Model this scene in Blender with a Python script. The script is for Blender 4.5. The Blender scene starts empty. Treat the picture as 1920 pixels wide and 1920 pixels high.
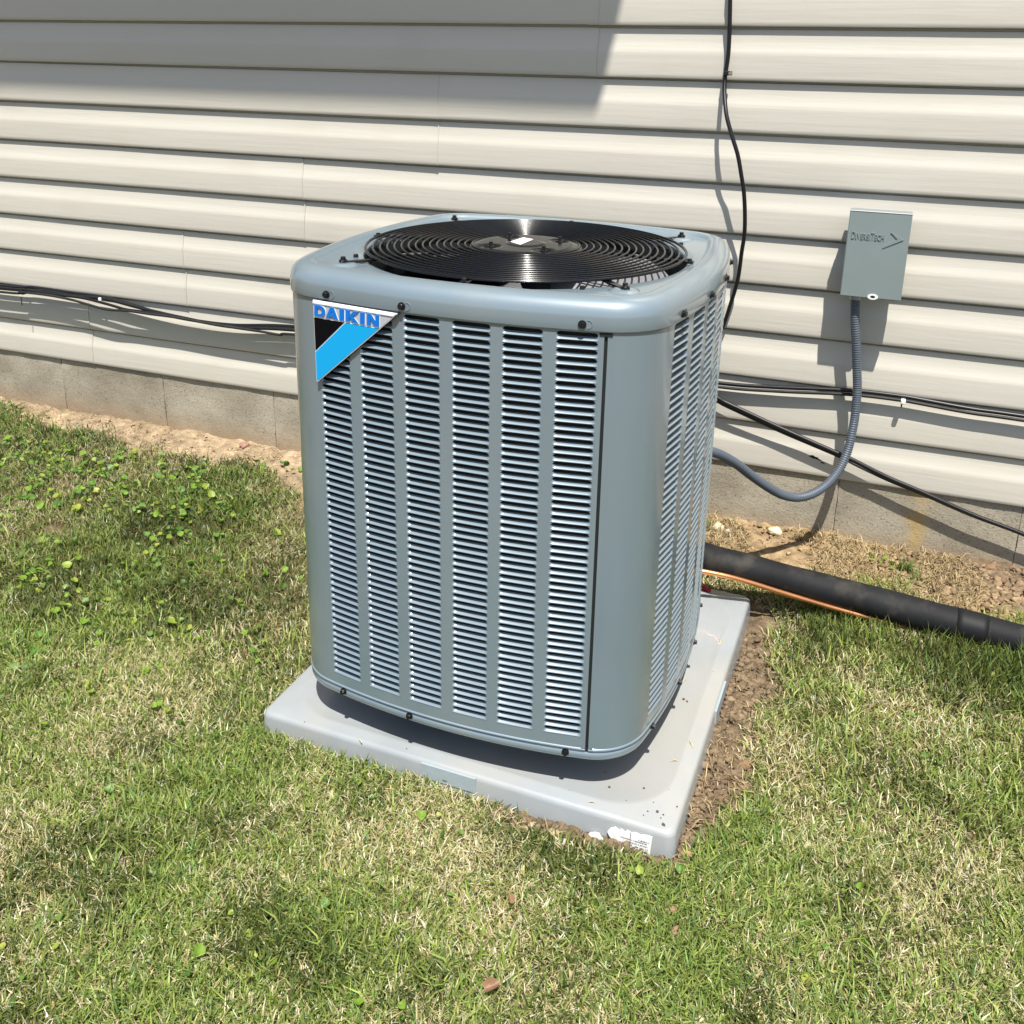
import bpy, bmesh, math
import numpy as np
from mathutils import Vector, Matrix
rad = math.radians
S = bpy.context.scene
C = S.collection
RNG = np.random.default_rng(7)

# ---------------------------------------------------------------- camera
cam = bpy.data.cameras.new('camera')
camo = bpy.data.objects.new('camera', cam); C.objects.link(camo)
CX, CY, CZ, PITCH, ROLL, YAW = 0.68178, -1.89595, 1.44601, 0.305519, 0.019034, 0.353119
cz_, sz_ = math.cos(YAW), math.sin(YAW); cp_, sp_ = math.cos(PITCH), math.sin(PITCH)
fwd = Vector((-sz_*cp_, cz_*cp_, -sp_)); rgt = Vector((cz_, sz_, 0)); up = rgt.cross(fwd)
r_ = rgt*math.cos(ROLL)+up*math.sin(ROLL); u_ = -rgt*math.sin(ROLL)+up*math.cos(ROLL)
camo.matrix_world = Matrix(((r_.x, u_.x, -fwd.x, CX), (r_.y, u_.y, -fwd.y, CY), (r_.z, u_.z, -fwd.z, CZ), (0, 0, 0, 1)))
cam.sensor_width = 36.0; cam.lens = 1836.87/1920*36.0
cam.shift_x = -0.00397; cam.shift_y = -0.14687
cam.clip_start = 0.05; cam.clip_end = 300
S.camera = camo

# ---------------------------------------------------------------- light
SUN = Vector((.168, -.396, .9026)).normalized()
W = bpy.data.worlds.new('World'); S.world = W; W.use_nodes = True
nt = W.node_tree
sky = nt.nodes.new('ShaderNodeTexSky'); sky.sky_type = 'NISHITA'; sky.sun_disc = False
sky.sun_elevation = math.asin(SUN.z); sky.sun_rotation = math.atan2(SUN.x, SUN.y)
sky.air_density = 1.0; sky.dust_density = 1.5
nt.nodes['Background'].inputs['Strength'].default_value = 0.098
nt.links.new(sky.outputs[0], nt.nodes['Background'].inputs[0])
sl = bpy.data.lights.new('sun', 'SUN'); sl.energy = 5.0; sl.angle = rad(0.53); sl.color = (1.0, .97, .905)
so = bpy.data.objects.new('sun', sl); C.objects.link(so)
so.rotation_euler = SUN.to_track_quat('Z', 'Y').to_euler(); so.location = SUN*20
S.view_settings.view_transform = 'Standard'; S.view_settings.look = 'None'
S.view_settings.exposure = 0.68; S.view_settings.gamma = 1.0; S.view_settings.use_curve_mapping = False
S.cycles.max_bounces = 8

# ---------------------------------------------------------------- helpers
def tag(o, label=None, cat=None, group=None, kind=None):
    if label: o['label'] = label
    if cat: o['category'] = cat
    if group: o['group'] = group
    if kind: o['kind'] = kind
    return o
def empty(name, loc=(0, 0, 0), rz=0.0, parent=None):
    o = bpy.data.objects.new(name, None); C.objects.link(o); o.location = loc; o.rotation_euler = (0, 0, rz)
    o.empty_display_size = .05
    if parent: o.parent = parent
    return o
def mesh(name, verts, faces, mat=None, smooth=False):
    m = bpy.data.meshes.new(name); m.from_pydata([tuple(v) for v in verts], [], [tuple(f) for f in faces])
    if mat:
        for q in (mat if isinstance(mat, (list, tuple)) else [mat]): m.materials.append(q)
    if smooth: m.polygons.foreach_set('use_smooth', [True]*len(m.polygons))
    m.update(); return m
def link(name, m, parent=None, loc=(0, 0, 0), rot=(0, 0, 0)):
    o = bpy.data.objects.new(name, m); C.objects.link(o); o.location = loc; o.rotation_euler = rot
    if parent: o.parent = parent
    return o
def big_mesh(name, V, tri, mat, cols=None, smooth=False):
    """V (n,3), tri (m,3): fast mesh"""
    m = bpy.data.meshes.new(name)
    m.vertices.add(len(V)); m.vertices.foreach_set('co', np.ascontiguousarray(V, dtype=np.float32).ravel())
    m.loops.add(len(tri)*3); m.loops.foreach_set('vertex_index', np.ascontiguousarray(tri, dtype=np.int32).ravel())
    m.polygons.add(len(tri)); m.polygons.foreach_set('loop_start', np.arange(0, len(tri)*3, 3, dtype=np.int32))
    m.polygons.foreach_set('loop_total', np.full(len(tri), 3, dtype=np.int32))
    if smooth: m.polygons.foreach_set('use_smooth', np.ones(len(tri), dtype=bool))
    m.materials.append(mat); m.update(calc_edges=True)
    if cols is not None:
        a = m.color_attributes.new('tint', 'FLOAT_COLOR', 'POINT')
        c4 = np.ones((len(V), 4), dtype=np.float32); c4[:, :3] = cols
        a.data.foreach_set('color', c4.ravel())
    return m
def box(bm, c, s, rot=None):
    v = []
    for dx in (-.5, .5):
        for dy in (-.5, .5):
            for dz in (-.5, .5):
                p = Vector((dx*s[0], dy*s[1], dz*s[2]))
                if rot: p = rot @ p
                v.append(bm.verts.new(p+Vector(c)))
    for f in ((0, 1, 3, 2), (4, 6, 7, 5), (0, 4, 5, 1), (2, 3, 7, 6), (0, 2, 6, 4), (1, 5, 7, 3)):
        bm.faces.new([v[i] for i in f])
def bm_mesh(name, bm, mat, bevel=0, seg=2, smooth=False):
    if bevel: bmesh.ops.bevel(bm, geom=bm.edges[:], offset=bevel, segments=seg, affect='EDGES', profile=.5)
    bmesh.ops.recalc_face_normals(bm, faces=bm.faces[:])
    m = bpy.data.meshes.new(name); bm.to_mesh(m); bm.free()
    if mat: m.materials.append(mat)
    if smooth: m.polygons.foreach_set('use_smooth', [True]*len(m.polygons))
    return m
def spline(pts, step=.01):
    P = [np.array(p, float) for p in pts]; out = []
    P = [2*P[0]-P[1]]+P+[2*P[-1]-P[-2]]
    for i in range(1, len(P)-2):
        n = max(2, int(np.linalg.norm(P[i+1]-P[i])/step))
        for k in range(n):
            t = k/n; a, b, c, d = P[i-1:i+3]
            out.append(.5*((2*b)+(-a+c)*t+(2*a-5*b+4*c-d)*t*t+(-a+3*b-3*c+d)*t**3))
    out.append(P[-2]); return np.array(out)
def tube(name, pts, r, mat, sides=10, step=.01, rfun=None):
    Q = spline(pts, step); n = len(Q)
    T = np.gradient(Q, axis=0); T /= np.linalg.norm(T, axis=1)[:, None]
    nrm = np.array([0., 0., 1.]) if abs(T[0][2]) < .9 else np.array([1., 0., 0.])
    V = []; F = []; s = 0.
    for i in range(n):
        nrm = nrm-T[i]*(nrm@T[i]); nrm /= np.linalg.norm(nrm); b = np.cross(T[i], nrm)
        if i: s += np.linalg.norm(Q[i]-Q[i-1])
        rr = rfun(s, i/(n-1)) if rfun else r
        for k in range(sides):
            a = 2*math.pi*k/sides; V.append(Q[i]+rr*(math.cos(a)*nrm+math.sin(a)*b))
    for i in range(n-1):
        for k in range(sides):
            k2 = (k+1) % sides
            F.append((i*sides+k, i*sides+k2, (i+1)*sides+k2, (i+1)*sides+k))
    F.append(tuple(range(sides-1, -1, -1))); F.append(tuple((n-1)*sides+k for k in range(sides)))
    m = mesh(name, V, F, mat, True); return m
_lat = np.random.default_rng(3).random((256, 256))
def vnoise(x, y):
    xi = np.floor(x).astype(int); yi = np.floor(y).astype(int); fx = x-xi; fy = y-yi
    fx = fx*fx*(3-2*fx); fy = fy*fy*(3-2*fy)
    g = lambda a, b: _lat[a % 256, b % 256]
    return (g(xi, yi)*(1-fx)+g(xi+1, yi)*fx)*(1-fy)+(g(xi, yi+1)*(1-fx)+g(xi+1, yi+1)*fx)*fy
def fbm(x, y, o=4):
    s = 0; a = .5; t = 0
    for k in range(o):
        s = s+a*vnoise(x*2**k+17.3*k, y*2**k+5.1*k); t += a; a *= .5
    return s/t
def sstep(a, b, x):
    t = np.clip((np.asarray(x, float)-a)/(b-a), 0, 1); return t*t*(3-2*t)

# ---------------------------------------------------------------- materials
def mat(name, col, rough=.5, metal=0., spec=.5, coat=0., noise=None, bump=None, emit=None):
    m = bpy.data.materials.new(name); m.use_nodes = True; t = m.node_tree; p = t.nodes['Principled BSDF']
    p.inputs['Base Color'].default_value = (*col, 1); p.inputs['Roughness'].default_value = rough
    p.inputs['Metallic'].default_value = metal; p.inputs['Specular IOR Level'].default_value = spec
    p.inputs['Coat Weight'].default_value = coat
    tc = t.nodes.new('ShaderNodeTexCoord')
    def ntex(scale, detail, stretch):
        mp = t.nodes.new('ShaderNodeMapping'); mp.inputs['Scale'].default_value = stretch
        t.links.new(tc.outputs['Object'], mp.inputs[0])
        n = t.nodes.new('ShaderNodeTexNoise'); n.inputs['Scale'].default_value = scale; n.inputs['Detail'].default_value = detail
        t.links.new(mp.outputs[0], n.inputs['Vector']); return n
    if noise:                      # (scale, amount, stretch)
        n = ntex(noise[0], 6, noise[2] if len(noise) > 2 else (1, 1, 1))
        r = t.nodes.new('ShaderNodeValToRGB'); a = noise[1]
        r.color_ramp.elements[0].position = .3; r.color_ramp.elements[1].position = .7
        r.color_ramp.elements[0].color = (*[c*(1-a) for c in col], 1); r.color_ramp.elements[1].color = (*[min(1, c*(1+a)) for c in col], 1)
        t.links.new(n.outputs['Fac'], r.inputs[0]); t.links.new(r.outputs[0], p.inputs['Base Color'])
    if bump:                       # list of (scale, strength, distance, stretch)
        prev = None
        for b in bump:
            n = ntex(b[0], 8, b[3] if len(b) > 3 else (1, 1, 1))
            bp = t.nodes.new('ShaderNodeBump'); bp.inputs['Strength'].default_value = b[1]; bp.inputs['Distance'].default_value = b[2]
            t.links.new(n.outputs['Fac'], bp.inputs['Height'])
            if prev: t.links.new(prev.outputs[0], bp.inputs['Normal'])
            prev = bp
        t.links.new(prev.outputs[0], p.inputs['Normal'])
    return m
def tint_mat(name, rough=.6, transl=0., spec=.3, noise=None, bump=None):
    m = mat(name, (.3, .3, .3), rough, 0, spec, bump=bump); t = m.node_tree; p = t.nodes['Principled BSDF']
    a = t.nodes.new('ShaderNodeVertexColor'); a.layer_name = 'tint'; src = a.outputs[0]
    if noise:
        tc = t.nodes.new('ShaderNodeTexCoord'); n = t.nodes.new('ShaderNodeTexNoise'); n.inputs['Scale'].default_value = noise[0]; n.inputs['Detail'].default_value = 8
        t.links.new(tc.outputs['Object'], n.inputs['Vector'])
        mr = t.nodes.new('ShaderNodeMapRange'); mr.inputs[1].default_value = .3; mr.inputs[2].default_value = .7
        mr.inputs[3].default_value = 1-noise[1]; mr.inputs[4].default_value = 1+noise[1]; t.links.new(n.outputs['Fac'], mr.inputs[0])
        mx = t.nodes.new('ShaderNodeVectorMath'); mx.operation = 'SCALE'; t.links.new(src, mx.inputs[0]); t.links.new(mr.outputs[0], mx.inputs['Scale']); src = mx.outputs[0]
    t.links.new(src, p.inputs['Base Color'])
    if transl:
        tr = t.nodes.new('ShaderNodeBsdfTranslucent'); t.links.new(src, tr.inputs[0])
        ms = t.nodes.new('ShaderNodeMixShader'); ms.inputs[0].default_value = transl
        t.links.new(p.outputs[0], ms.inputs[1]); t.links.new(tr.outputs[0], ms.inputs[2])
        t.links.new(ms.outputs[0], t.nodes['Material Output'].inputs[0])
    return m
M = {}
M['paint'] = mat('cabinet_paint', (.160, .208, .238), .45, .10, .5, coat=1.0, noise=(3, .04), bump=[(900, .05, .0004), (7, .10, .004)])
M['paint'].node_tree.nodes['Principled BSDF'].inputs['Coat Roughness'].default_value = .14; M['paint'].node_tree.nodes['Principled BSDF'].inputs['Coat IOR'].default_value = 1.8
M['paint_in'] = mat('galvanised_inside', (.45, .47, .48), .4, .6)
M['coil'] = mat('coil_fins', (.012, .014, .016), .6, .2, bump=[(300, .4, .002, (1, 1, .1))])
M['black'] = mat('black_gloss_paint', (.004, .004, .0045), .17, 0, .5)
M['blackdull'] = mat('black_screw', (.012, .012, .013), .35, .3)
M['dark'] = mat('dark_gap', (.006, .007, .008), .7)
M['alu'] = mat('aluminium_blade', (.20, .20, .21), .5, .2)
M['siding'] = mat('vinyl_siding', (.492, .462, .400), .42, 0, .35, noise=(2.2, .035, (.3, 1, 2)), bump=[(26, .22, .003, (.16, 1, 3.2)), (1.1, .3, .02, (1, 1, .4))])
M['pad'] = mat('grey_plastic_pad', (.275, .292, .300), .34, 0, .5, coat=.3, noise=(5, .10), bump=[(400, .12, .0008), (14, .12, .002)])
M['tab'] = mat('pad_tab_plastic', (.29, .335, .355), .5, 0, .4, bump=[(60, .4, .002)])
M['white'] = mat('white_paper', (.8, .79, .76), .6)
M['paper'] = mat('wet_paper', (.74, .72, .66), .8, noise=(60, .15), bump=[(90, .5, .003)])
M['ink'] = mat('grey_print', (.10, .10, .13), .7)
M['badge_white'] = mat('badge_white', (.80, .80, .80), .3)
M['badge_black'] = mat('badge_black', (.002, .002, .003), .6, 0, .1)
M['badge_cyan'] = mat('badge_cyan', (.0, .32, .66), .4)
M['badge_silver'] = mat('badge_silver', (.40, .40, .42), .5)
M['badge_blue'] = mat('badge_blue', (.004, .14, .52), .6, 0, .2)
M['badge_edge'] = mat('badge_edge', (.03, .035, .04), .5)
M['boxpaint'] = mat('box_grey_paint', (.185, .222, .218), .42, 0, .45, noise=(8, .03), bump=[(500, .08, .0005)])
M['boxlight'] = mat('box_galvanised', (.35, .37, .37), .45, .5)
M['cable'] = mat('black_cable', (.007, .007, .008), .40, 0, .4)
M['cablegrey'] = mat('worn_black_cable', (.016, .016, .017), .55, 0, .35, noise=(30, .3))
M['foam'] = mat('black_foam_insulation', (.0085, .0088, .0098), .7, 0, .25, noise=(12, .3), bump=[(120, .25, .002), (18, .2, .004)])
M['tape'] = mat('black_tape', (.008, .008, .009), .6, 0, .25, bump=[(40, .3, .002)])
M['copper'] = mat('copper_tube', (.86, .38, .16), .28, .95, .5, noise=(20, .12))
M['conduit'] = mat('grey_flex_conduit', (.075, .09, .112), .42, 0, .4)
M['clip'] = mat('white_clip', (.72, .72, .70), .4)
M['brass'] = mat('metal_clip', (.4, .36, .28), .35, .8)
M['red'] = mat('red_plastic', (.45, .02, .03), .4)
M['mortar'] = mat('mortar', (.30, .275, .225), .95, noise=(30, .2), bump=[(80, .6, .004)])
M['soffit'] = mat('white_soffit', (.7, .69, .66), .5)
M['shingle'] = mat('asphalt_shingle', (.06, .058, .055), .9, noise=(40, .3), bump=[(60, .5, .005)])
M['grass'] = tint_mat('grass_blades', .45, .22, .4)
M['leaf'] = tint_mat('weed_leaf', .45, .35, .35, noise=(60, .15))
M['straw'] = tint_mat('dry_straw', .7, .12, .2)
M['clod'] = tint_mat('soil_clods', .95, 0, .15, noise=(70, .25), bump=[(90, .6, .004)])
M['soil'] = tint_mat('soil', .95, 0, .15, noise=(26, .42), bump=[(30, .9, .014), (120, .8, .005)])
M['stone'] = tint_mat('stone', .8, 0, .3, noise=(35, .18), bump=[(70, .5, .004)])
def concrete():
    m = mat('concrete_block', (.275, .25, .205), .92, 0, .25, bump=[(160, .5, .003), (22, .35, .008)]); t = m.node_tree; p = t.nodes['Principled BSDF']
    g = t.nodes.new('ShaderNodeNewGeometry')
    def nz(sc, det=8):
        n = t.nodes.new('ShaderNodeTexNoise'); n.inputs['Scale'].default_value = sc; n.inputs['Detail'].default_value = det
        t.links.new(g.outputs['Position'], n.inputs['Vector']); return n.outputs['Fac']
    def ramp(f, stops):
        r = t.nodes.new('ShaderNodeValToRGB')
        while len(r.color_ramp.elements) < len(stops): r.color_ramp.elements.new(.5)
        for e, (po, c) in zip(r.color_ramp.elements, stops): e.position = po; e.color = (*c, 1)
        t.links.new(f, r.inputs[0]); return r.outputs[0]
    base = ramp(nz(5), [(.28, (.215, .188, .140)), (.5, (.285, .252, .192)), (.72, (.36, .325, .255))])
    grit = ramp(nz(170, 2), [(.30, (.45, .45, .45)), (.42, (1, 1, 1)), (.66, (1, 1, 1)), (.76, (1.5, 1.5, 1.45))])
    mx = t.nodes.new('ShaderNodeMix'); mx.data_type = 'RGBA'; mx.blend_type = 'MULTIPLY'; mx.inputs['Factor'].default_value = .8
    t.links.new(base, mx.inputs['A']); t.links.new(grit, mx.inputs['B'])
    # yellow paint run at x ~ .887 on the wall
    sx = t.nodes.new('ShaderNodeSeparateXYZ'); t.links.new(g.outputs['Position'], sx.inputs[0])
    ab = t.nodes.new('ShaderNodeMath'); ab.operation = 'SUBTRACT'; ab.inputs[1].default_value = .885; t.links.new(sx.outputs[0], ab.inputs[0])
    a2 = t.nodes.new('ShaderNodeMath'); a2.operation = 'ABSOLUTE'; t.links.new(ab.outputs[0], a2.inputs[0])
    mr = t.nodes.new('ShaderNodeMapRange'); mr.inputs[1].default_value = .012; mr.inputs[2].default_value = .05; mr.inputs[3].default_value = .55; mr.inputs[4].default_value = 0
    t.links.new(a2.outputs[0], mr.inputs[0])
    mu = t.nodes.new('ShaderNodeMath'); mu.operation = 'MULTIPLY'; t.links.new(mr.outputs[0], mu.inputs[0])
    n2 = ramp(nz(16), [(.38, (.15, .15, .15)), (.6, (1, 1, 1))]); t.links.new(n2, mu.inputs[1])
    m2 = t.nodes.new('ShaderNodeMix'); m2.data_type = 'RGBA'; m2.inputs['B'].default_value = (.42, .27, .06, 1)
    t.links.new(mu.outputs[0], m2.inputs['Factor']); t.links.new(mx.outputs['Result'], m2.inputs['A'])
    # soil splash low on the wall
    mz = t.nodes.new('ShaderNodeMapRange'); mz.inputs[1].default_value = .05; mz.inputs[2].default_value = .13; mz.inputs[3].default_value = .55; mz.inputs[4].default_value = 0
    t.links.new(sx.outputs[2], mz.inputs[0])
    m3 = t.nodes.new('ShaderNodeMix'); m3.data_type = 'RGBA'; m3.inputs['B'].default_value = (.29, .19, .10, 1)
    t.links.new(mz.outputs[0], m3.inputs['Factor']); t.links.new(m2.outputs['Result'], m3.inputs['A'])
    t.links.new(m3.outputs['Result'], p.inputs['Base Color']); return m
M['concrete'] = concrete()
def film(m, col, scale, stretch, lo, hi, amt):
    t = m.node_tree; p = t.nodes['Principled BSDF']; src = p.inputs['Base Color'].links[0].from_socket
    tc = t.nodes.new('ShaderNodeTexCoord'); mp = t.nodes.new('ShaderNodeMapping'); mp.inputs['Scale'].default_value = stretch
    n = t.nodes.new('ShaderNodeTexNoise'); n.inputs['Scale'].default_value = scale; n.inputs['Detail'].default_value = 7
    t.links.new(tc.outputs['Object'], mp.inputs[0]); t.links.new(mp.outputs[0], n.inputs['Vector'])
    mr = t.nodes.new('ShaderNodeMapRange'); mr.inputs[1].default_value = lo; mr.inputs[2].default_value = hi; mr.inputs[4].default_value = amt
    t.links.new(n.outputs['Fac'], mr.inputs[0])
    mx = t.nodes.new('ShaderNodeMix'); mx.data_type = 'RGBA'; mx.inputs['B'].default_value = (*col, 1)
    t.links.new(mr.outputs[0], mx.inputs['Factor']); t.links.new(src, mx.inputs['A']); t.links.new(mx.outputs['Result'], p.inputs['Base Color'])
film(M['pad'], (.36, .32, .26), 3.5, (1, 1, 1), .45, .72, .45)
film(M['paint'], (.30, .29, .26), 9, (1, 1, .12), .50, .80, .22)
film(M['siding'], (.36, .31, .24), 7, (.5, 1, 1), .56, .80, .22)
film(M['foam'], (.10, .085, .065), 16, (1, 1, 1), .52, .75, .35)

# ---------------------------------------------------------------- ground
YW = .9268                                   # plane of the siding butts
PADX, PADY, PADR, PH, PZ = .0181, .0522, -.0200, .4572, .07
def pad_local(x, y):
    c, s = math.cos(-PADR), math.sin(-PADR); dx, dy = x-PADX, y-PADY
    return dx*c-dy*s, dx*s+dy*c
def pad_dist(x, y):                            # >0 outside
    a, b = pad_local(x, y); return np.maximum(np.abs(a), np.abs(b))-PH
def G(x, y):
    x = np.asarray(x, float); y = np.asarray(y, float)
    hw = .045+.035*sstep(-.6, .6, x)
    h = hw*sstep(.25, YW, y)
    h = h+.020*(fbm(x*2.2+3, y*2.2+9, 3)-.5)+.012*(fbm(x*9, y*9, 3)-.5)
    d = pad_dist(x, y)
    h = h+.024*np.exp(-np.clip(d, 0, 9)/.13)*(1-sstep(.1, .4, y))      # soil banked against the pad
    h = np.where(d < 0, np.minimum(h, .01), h)
    return h
def bare(x, y):                                 # 1 = no turf
    n = fbm(x*5+31, y*5+7, 4); n2 = fbm(x*14+3, y*14+1, 3)
    dw = YW-y
    wl = .13+.07*sstep(-2.3, -1.3, x)+.22*sstep(-1.3, -.85, x)
    wr = .30-.02*x
    w = np.where(x < 0, wl, wr)
    b = 1-sstep(-.05, .06, dw-w-(n-.5)*.28-(n2-.5)*.10)
    d = pad_dist(x, y); a, q = pad_local(x, y)
    right = (a > PH-.02)*(1-sstep(-.02, .05, d-.078*sstep(-.48, -.25, q)*(1-.55*sstep(.40, .6, q))-.005-(n-.5)*.14))
    front = (q < 0)*sstep(.02, .2, a)*(1-sstep(-.012, .02, d-.028-(n-.5)*.06))
    leftd = (a < 0)*(q > -.3)*(1-sstep(-.02, .04, d-.03-(n-.5)*.12))
    blob = .55*np.exp(-(((x+.56)/.07)**2+((y+.10)/.16)**2))+np.exp(-(((x+.70)/.16)**2+((y-.33)/.12)**2))+.8*np.exp(-(((x+1.62)/.10)**2+((y-.58)/.05)**2))+.6*np.exp(-(((x+1.6)/.2)**2+((y-.2)/.08)**2))
    blob = sstep(.45, .8, blob*(.5+n))
    speck = sstep(.70, .80, n2*.6+n*.4)*.8
    return np.clip(np.maximum.reduce([b, right, front, leftd, blob, speck]), 0, 1)
def soil_col(x, y):
    dw = YW-y
    sand = np.array([.315, .235, .148]); brown = np.array([.132, .096, .062]); thatch = np.array([.110, .088, .042]); tan = np.array([.29, .205, .115])
    n = fbm(x*7+2, y*7, 4)[..., None]
    left = (1-sstep(-.8, -.3, x))[..., None]
    wall = (1-sstep(.10, .45, dw))[..., None]
    c = thatch*(1-wall)+wall*(left*sand+(1-left)*tan)
    d = pad_dist(x, y); a, q = pad_local(x, y)
    br = ((1-sstep(.06, .16, d))*(x > .1)*(y < .5))[..., None]
    c = c*(1-br)+brown*br
    rr = (sstep(.78, 1.0, x)*(1-sstep(.05, .3, dw)))[..., None]
    c = c*(1-rr)+np.array([.150, .106, .066])*rr
    b2 = (bare(x, y)*(dw > .3))[..., None]
    c = c*(1-b2*.8)+np.array([.150, .108, .066])*b2*.8
    return c*(.72+.56*n)
def axis(lo, hi, step, far):
    f = np.arange(lo, hi+step/2, step); o = []; d = step
    p = f[-1]
    while p < far: d *= 1.35; p += d; o.append(p)
    q = f[0]; d = step; i = []
    while q > -far: d *= 1.35; q -= d; i.append(q)
    return np.array(i[::-1]+list(f)+o)
gx = axis(-3.2, 2.0, .016, 60); gy = axis(-1.5, .96, .016, 60)
XX, YY = np.meshgrid(gx, gy); ZZ = G(XX, YY); nx_, ny_ = len(gx), len(gy)
bb = bare(XX, YY); fine = (np.abs(XX) < 3.3)*(YY > -1.6)*(YY < 1.1)
ZZ = ZZ+fine*bb*(.022*(fbm(XX*45, YY*45, 3)-.45)-.012*np.clip(.06-np.abs(fbm(XX*11+5, YY*11, 3)-.5), 0, 1)/.06)
idx = np.arange(nx_*ny_).reshape(ny_, nx_); a_, b_, c_, d_ = idx[:-1, :-1].ravel(), idx[:-1, 1:].ravel(), idx[1:, 1:].ravel(), idx[1:, :-1].ravel()
gm = big_mesh('ground', np.stack([XX.ravel(), YY.ravel(), ZZ.ravel()], 1), np.concatenate([np.stack([a_, b_, c_], 1), np.stack([a_, c_, d_], 1)]), M['soil'], soil_col(XX.ravel(), YY.ravel()), True)
tag(link('ground', gm), 'bare soil and thatch under the patchy lawn', None, kind='structure')

# ---------------------------------------------------------------- house
house = tag(empty('house', (0, YW, 0)), 'house wall of beige lap siding on a grey concrete block foundation', 'house')
CO = .14; ZB = .2673                            # course height, lowest butt line
def course_profile():
    # (depth behind butt plane, height) over one course, from butt upwards
    return [(.014, -.0015), (.0015, -.002), (0, 0), (-.0005, .010), (0, .030), (.0004, .062), (.0011, .069), (.0036, .077), (.0066, .086), (.0094, .098), (.0114, .111), (.0126, .1235), (.0132, .1300), (.0215, .1325), (.0225, .1385)]
def siding_panel(x0, x1, zb, proud, lap_left):
    pr = []
    for k in (0, 1):
        for (d, z) in course_profile(): pr.append((d*.9, z+CO*k))
    xs = list(np.linspace(x0, x1, max(8, int((x1-x0)/.045))))
    xs = sorted(xs+[x1-.004, x1-.012])
    V = []; F = []; n = len(pr); seed = zb*37+x0
    for x in xs:
        for j, (d, z) in enumerate(pr):
            wv = .0028*(fbm(np.array(x*1.7+seed), np.array(z*6+seed*2), 3)-.5)+.0012*(vnoise(np.array(x*.9+seed), np.array(zb*11.))-.5)
            curl = -.0012*max(0, 1-(x1-x)/.012)
            dz = .0025*(vnoise(np.array(x*.8+seed*3), np.array(seed))-.5)
            V.append((x, d-proud+float(wv)+curl, zb+z+float(dz)))
    for i in range(len(xs)-1):
        for j in range(n-1):
            F.append((i*n+j, (i+1)*n+j, (i+1)*n+j+1, i*n+j+1))
    # turned end so that the overlapping edge shows its thickness
    o = len(V)
    for j in range(n): v = V[(len(xs)-1)*n+j]; V.append((v[0], v[1]+.004, v[2]))
    for j in range(n-1): F.append(((len(xs)-1)*n+j, o+j, o+j+1, (len(xs)-1)*n+j+1))
    m = mesh('siding_panel', V, F, M['siding'], True)
    return m
seam0 = [-2.1, -1.634, -1.124, -.63, -.13, .36, -2.6, -1.9, -1.2, -.7, -2.2, -1.7, -1.0, -.4]
for k in range(14):
    sx = seam0[k]; zb = ZB+2*CO*k
    for (x0, x1, pr) in ((sx-3.69, sx, .0016), (sx-.03, sx+3.66, .0), (sx+3.63, sx+7.3, -.0012)):
        m = siding_panel(x0, x1, zb, pr, False)
        o = link('siding_panel', m, house)
        md = o.modifiers.new('edge', 'EDGE_SPLIT'); md.split_angle = rad(50)
bm = bmesh.new(); box(bm, (-.5, .105, 2.24), (11, .14, 3.92)); link('wall_sheathing', bm_mesh('wall_sheathing', bm, M['dark']), house)
# torn spot in the lowest courses
for (cx, cz, w, h, s) in ((.585, .322, .030, .010, 1), (.598, .317, .018, .005, 5), (.612, .308, .012, .0045, 9)):
    rr = np.random.default_rng(s); V = []; n = 11
    for i in range(n):
        a = 2*math.pi*i/n; q = .6+.5*rr.random(); V.append((cx+w/2*math.cos(a)*q, -.0016, cz+h/2*math.sin(a)*q-.2*(w/2*math.cos(a))))
    V2 = [(x, y+.006, z) for x, y, z in V]
    link('torn_hole', mesh('torn_hole', V+V2, [tuple(range(n))]+[(i, (i+1) % n, n+(i+1) % n, n+i) for i in range(n)], M['dark']), house)
# foundation blocks
fnd = empty('foundation', (0, .0105, 0), 0, house)
def block(x0, x1, seed):
    rr = np.random.default_rng(seed); nx, nz = 26, 15; z0, z1 = -.10, .30
    V = []; F = []
    for iy in range(2):
        for i in range(nx+1):
            for j in range(nz+1):
                u = i/nx; w = j/nz; x = x0+(x1-x0)*u; z = z0+(z1-z0)*w
                e = 0
                if i == 0: x += .0030*(rr.random()**2)
                if i == nx: x -= .0030*(rr.random()**2)
                dpt = .004*(vnoise(np.array(x*14+seed), np.array(z*14))-.5)
                if iy == 0 and i in (0, nx): dpt = dpt+.0005+.0008*rr.random()
                V.append((x, (.0 if iy == 0 else .16)+float(dpt), z))
    N = (nx+1)*(nz+1)
    for i in range(nx):
        for j in range(nz):
            a = i*(nz+1)+j; F.append((a, a+nz+1, a+nz+2, a+1)); F.append((N+a, N+a+1, N+a+nz+2, N+a+nz+1))
    for j in range(nz):
        F.append((j, j+1, N+j+1, N+j)); a = nx*(nz+1)+j; F.append((a, N+a, N+a+1, a+1))
    for i in range(nx):
        a = i*(nz+1)+nz; F.append((a, a+nz+1, N+a+nz+1, N+a))
    return mesh('concrete_block', V, F, M['concrete'], False)
for k in range(-9, 7):
    x = .665+.4905*k
    link('concrete_block', block(x+.0002, x+.4905-.0002, k+50), fnd)
bm = bmesh.new(); box(bm, (-.7, .0765, .08), (8, .14, .40)); link('mortar_joint', bm_mesh('mortar_joint', bm, M['mortar']), fnd)
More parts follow.
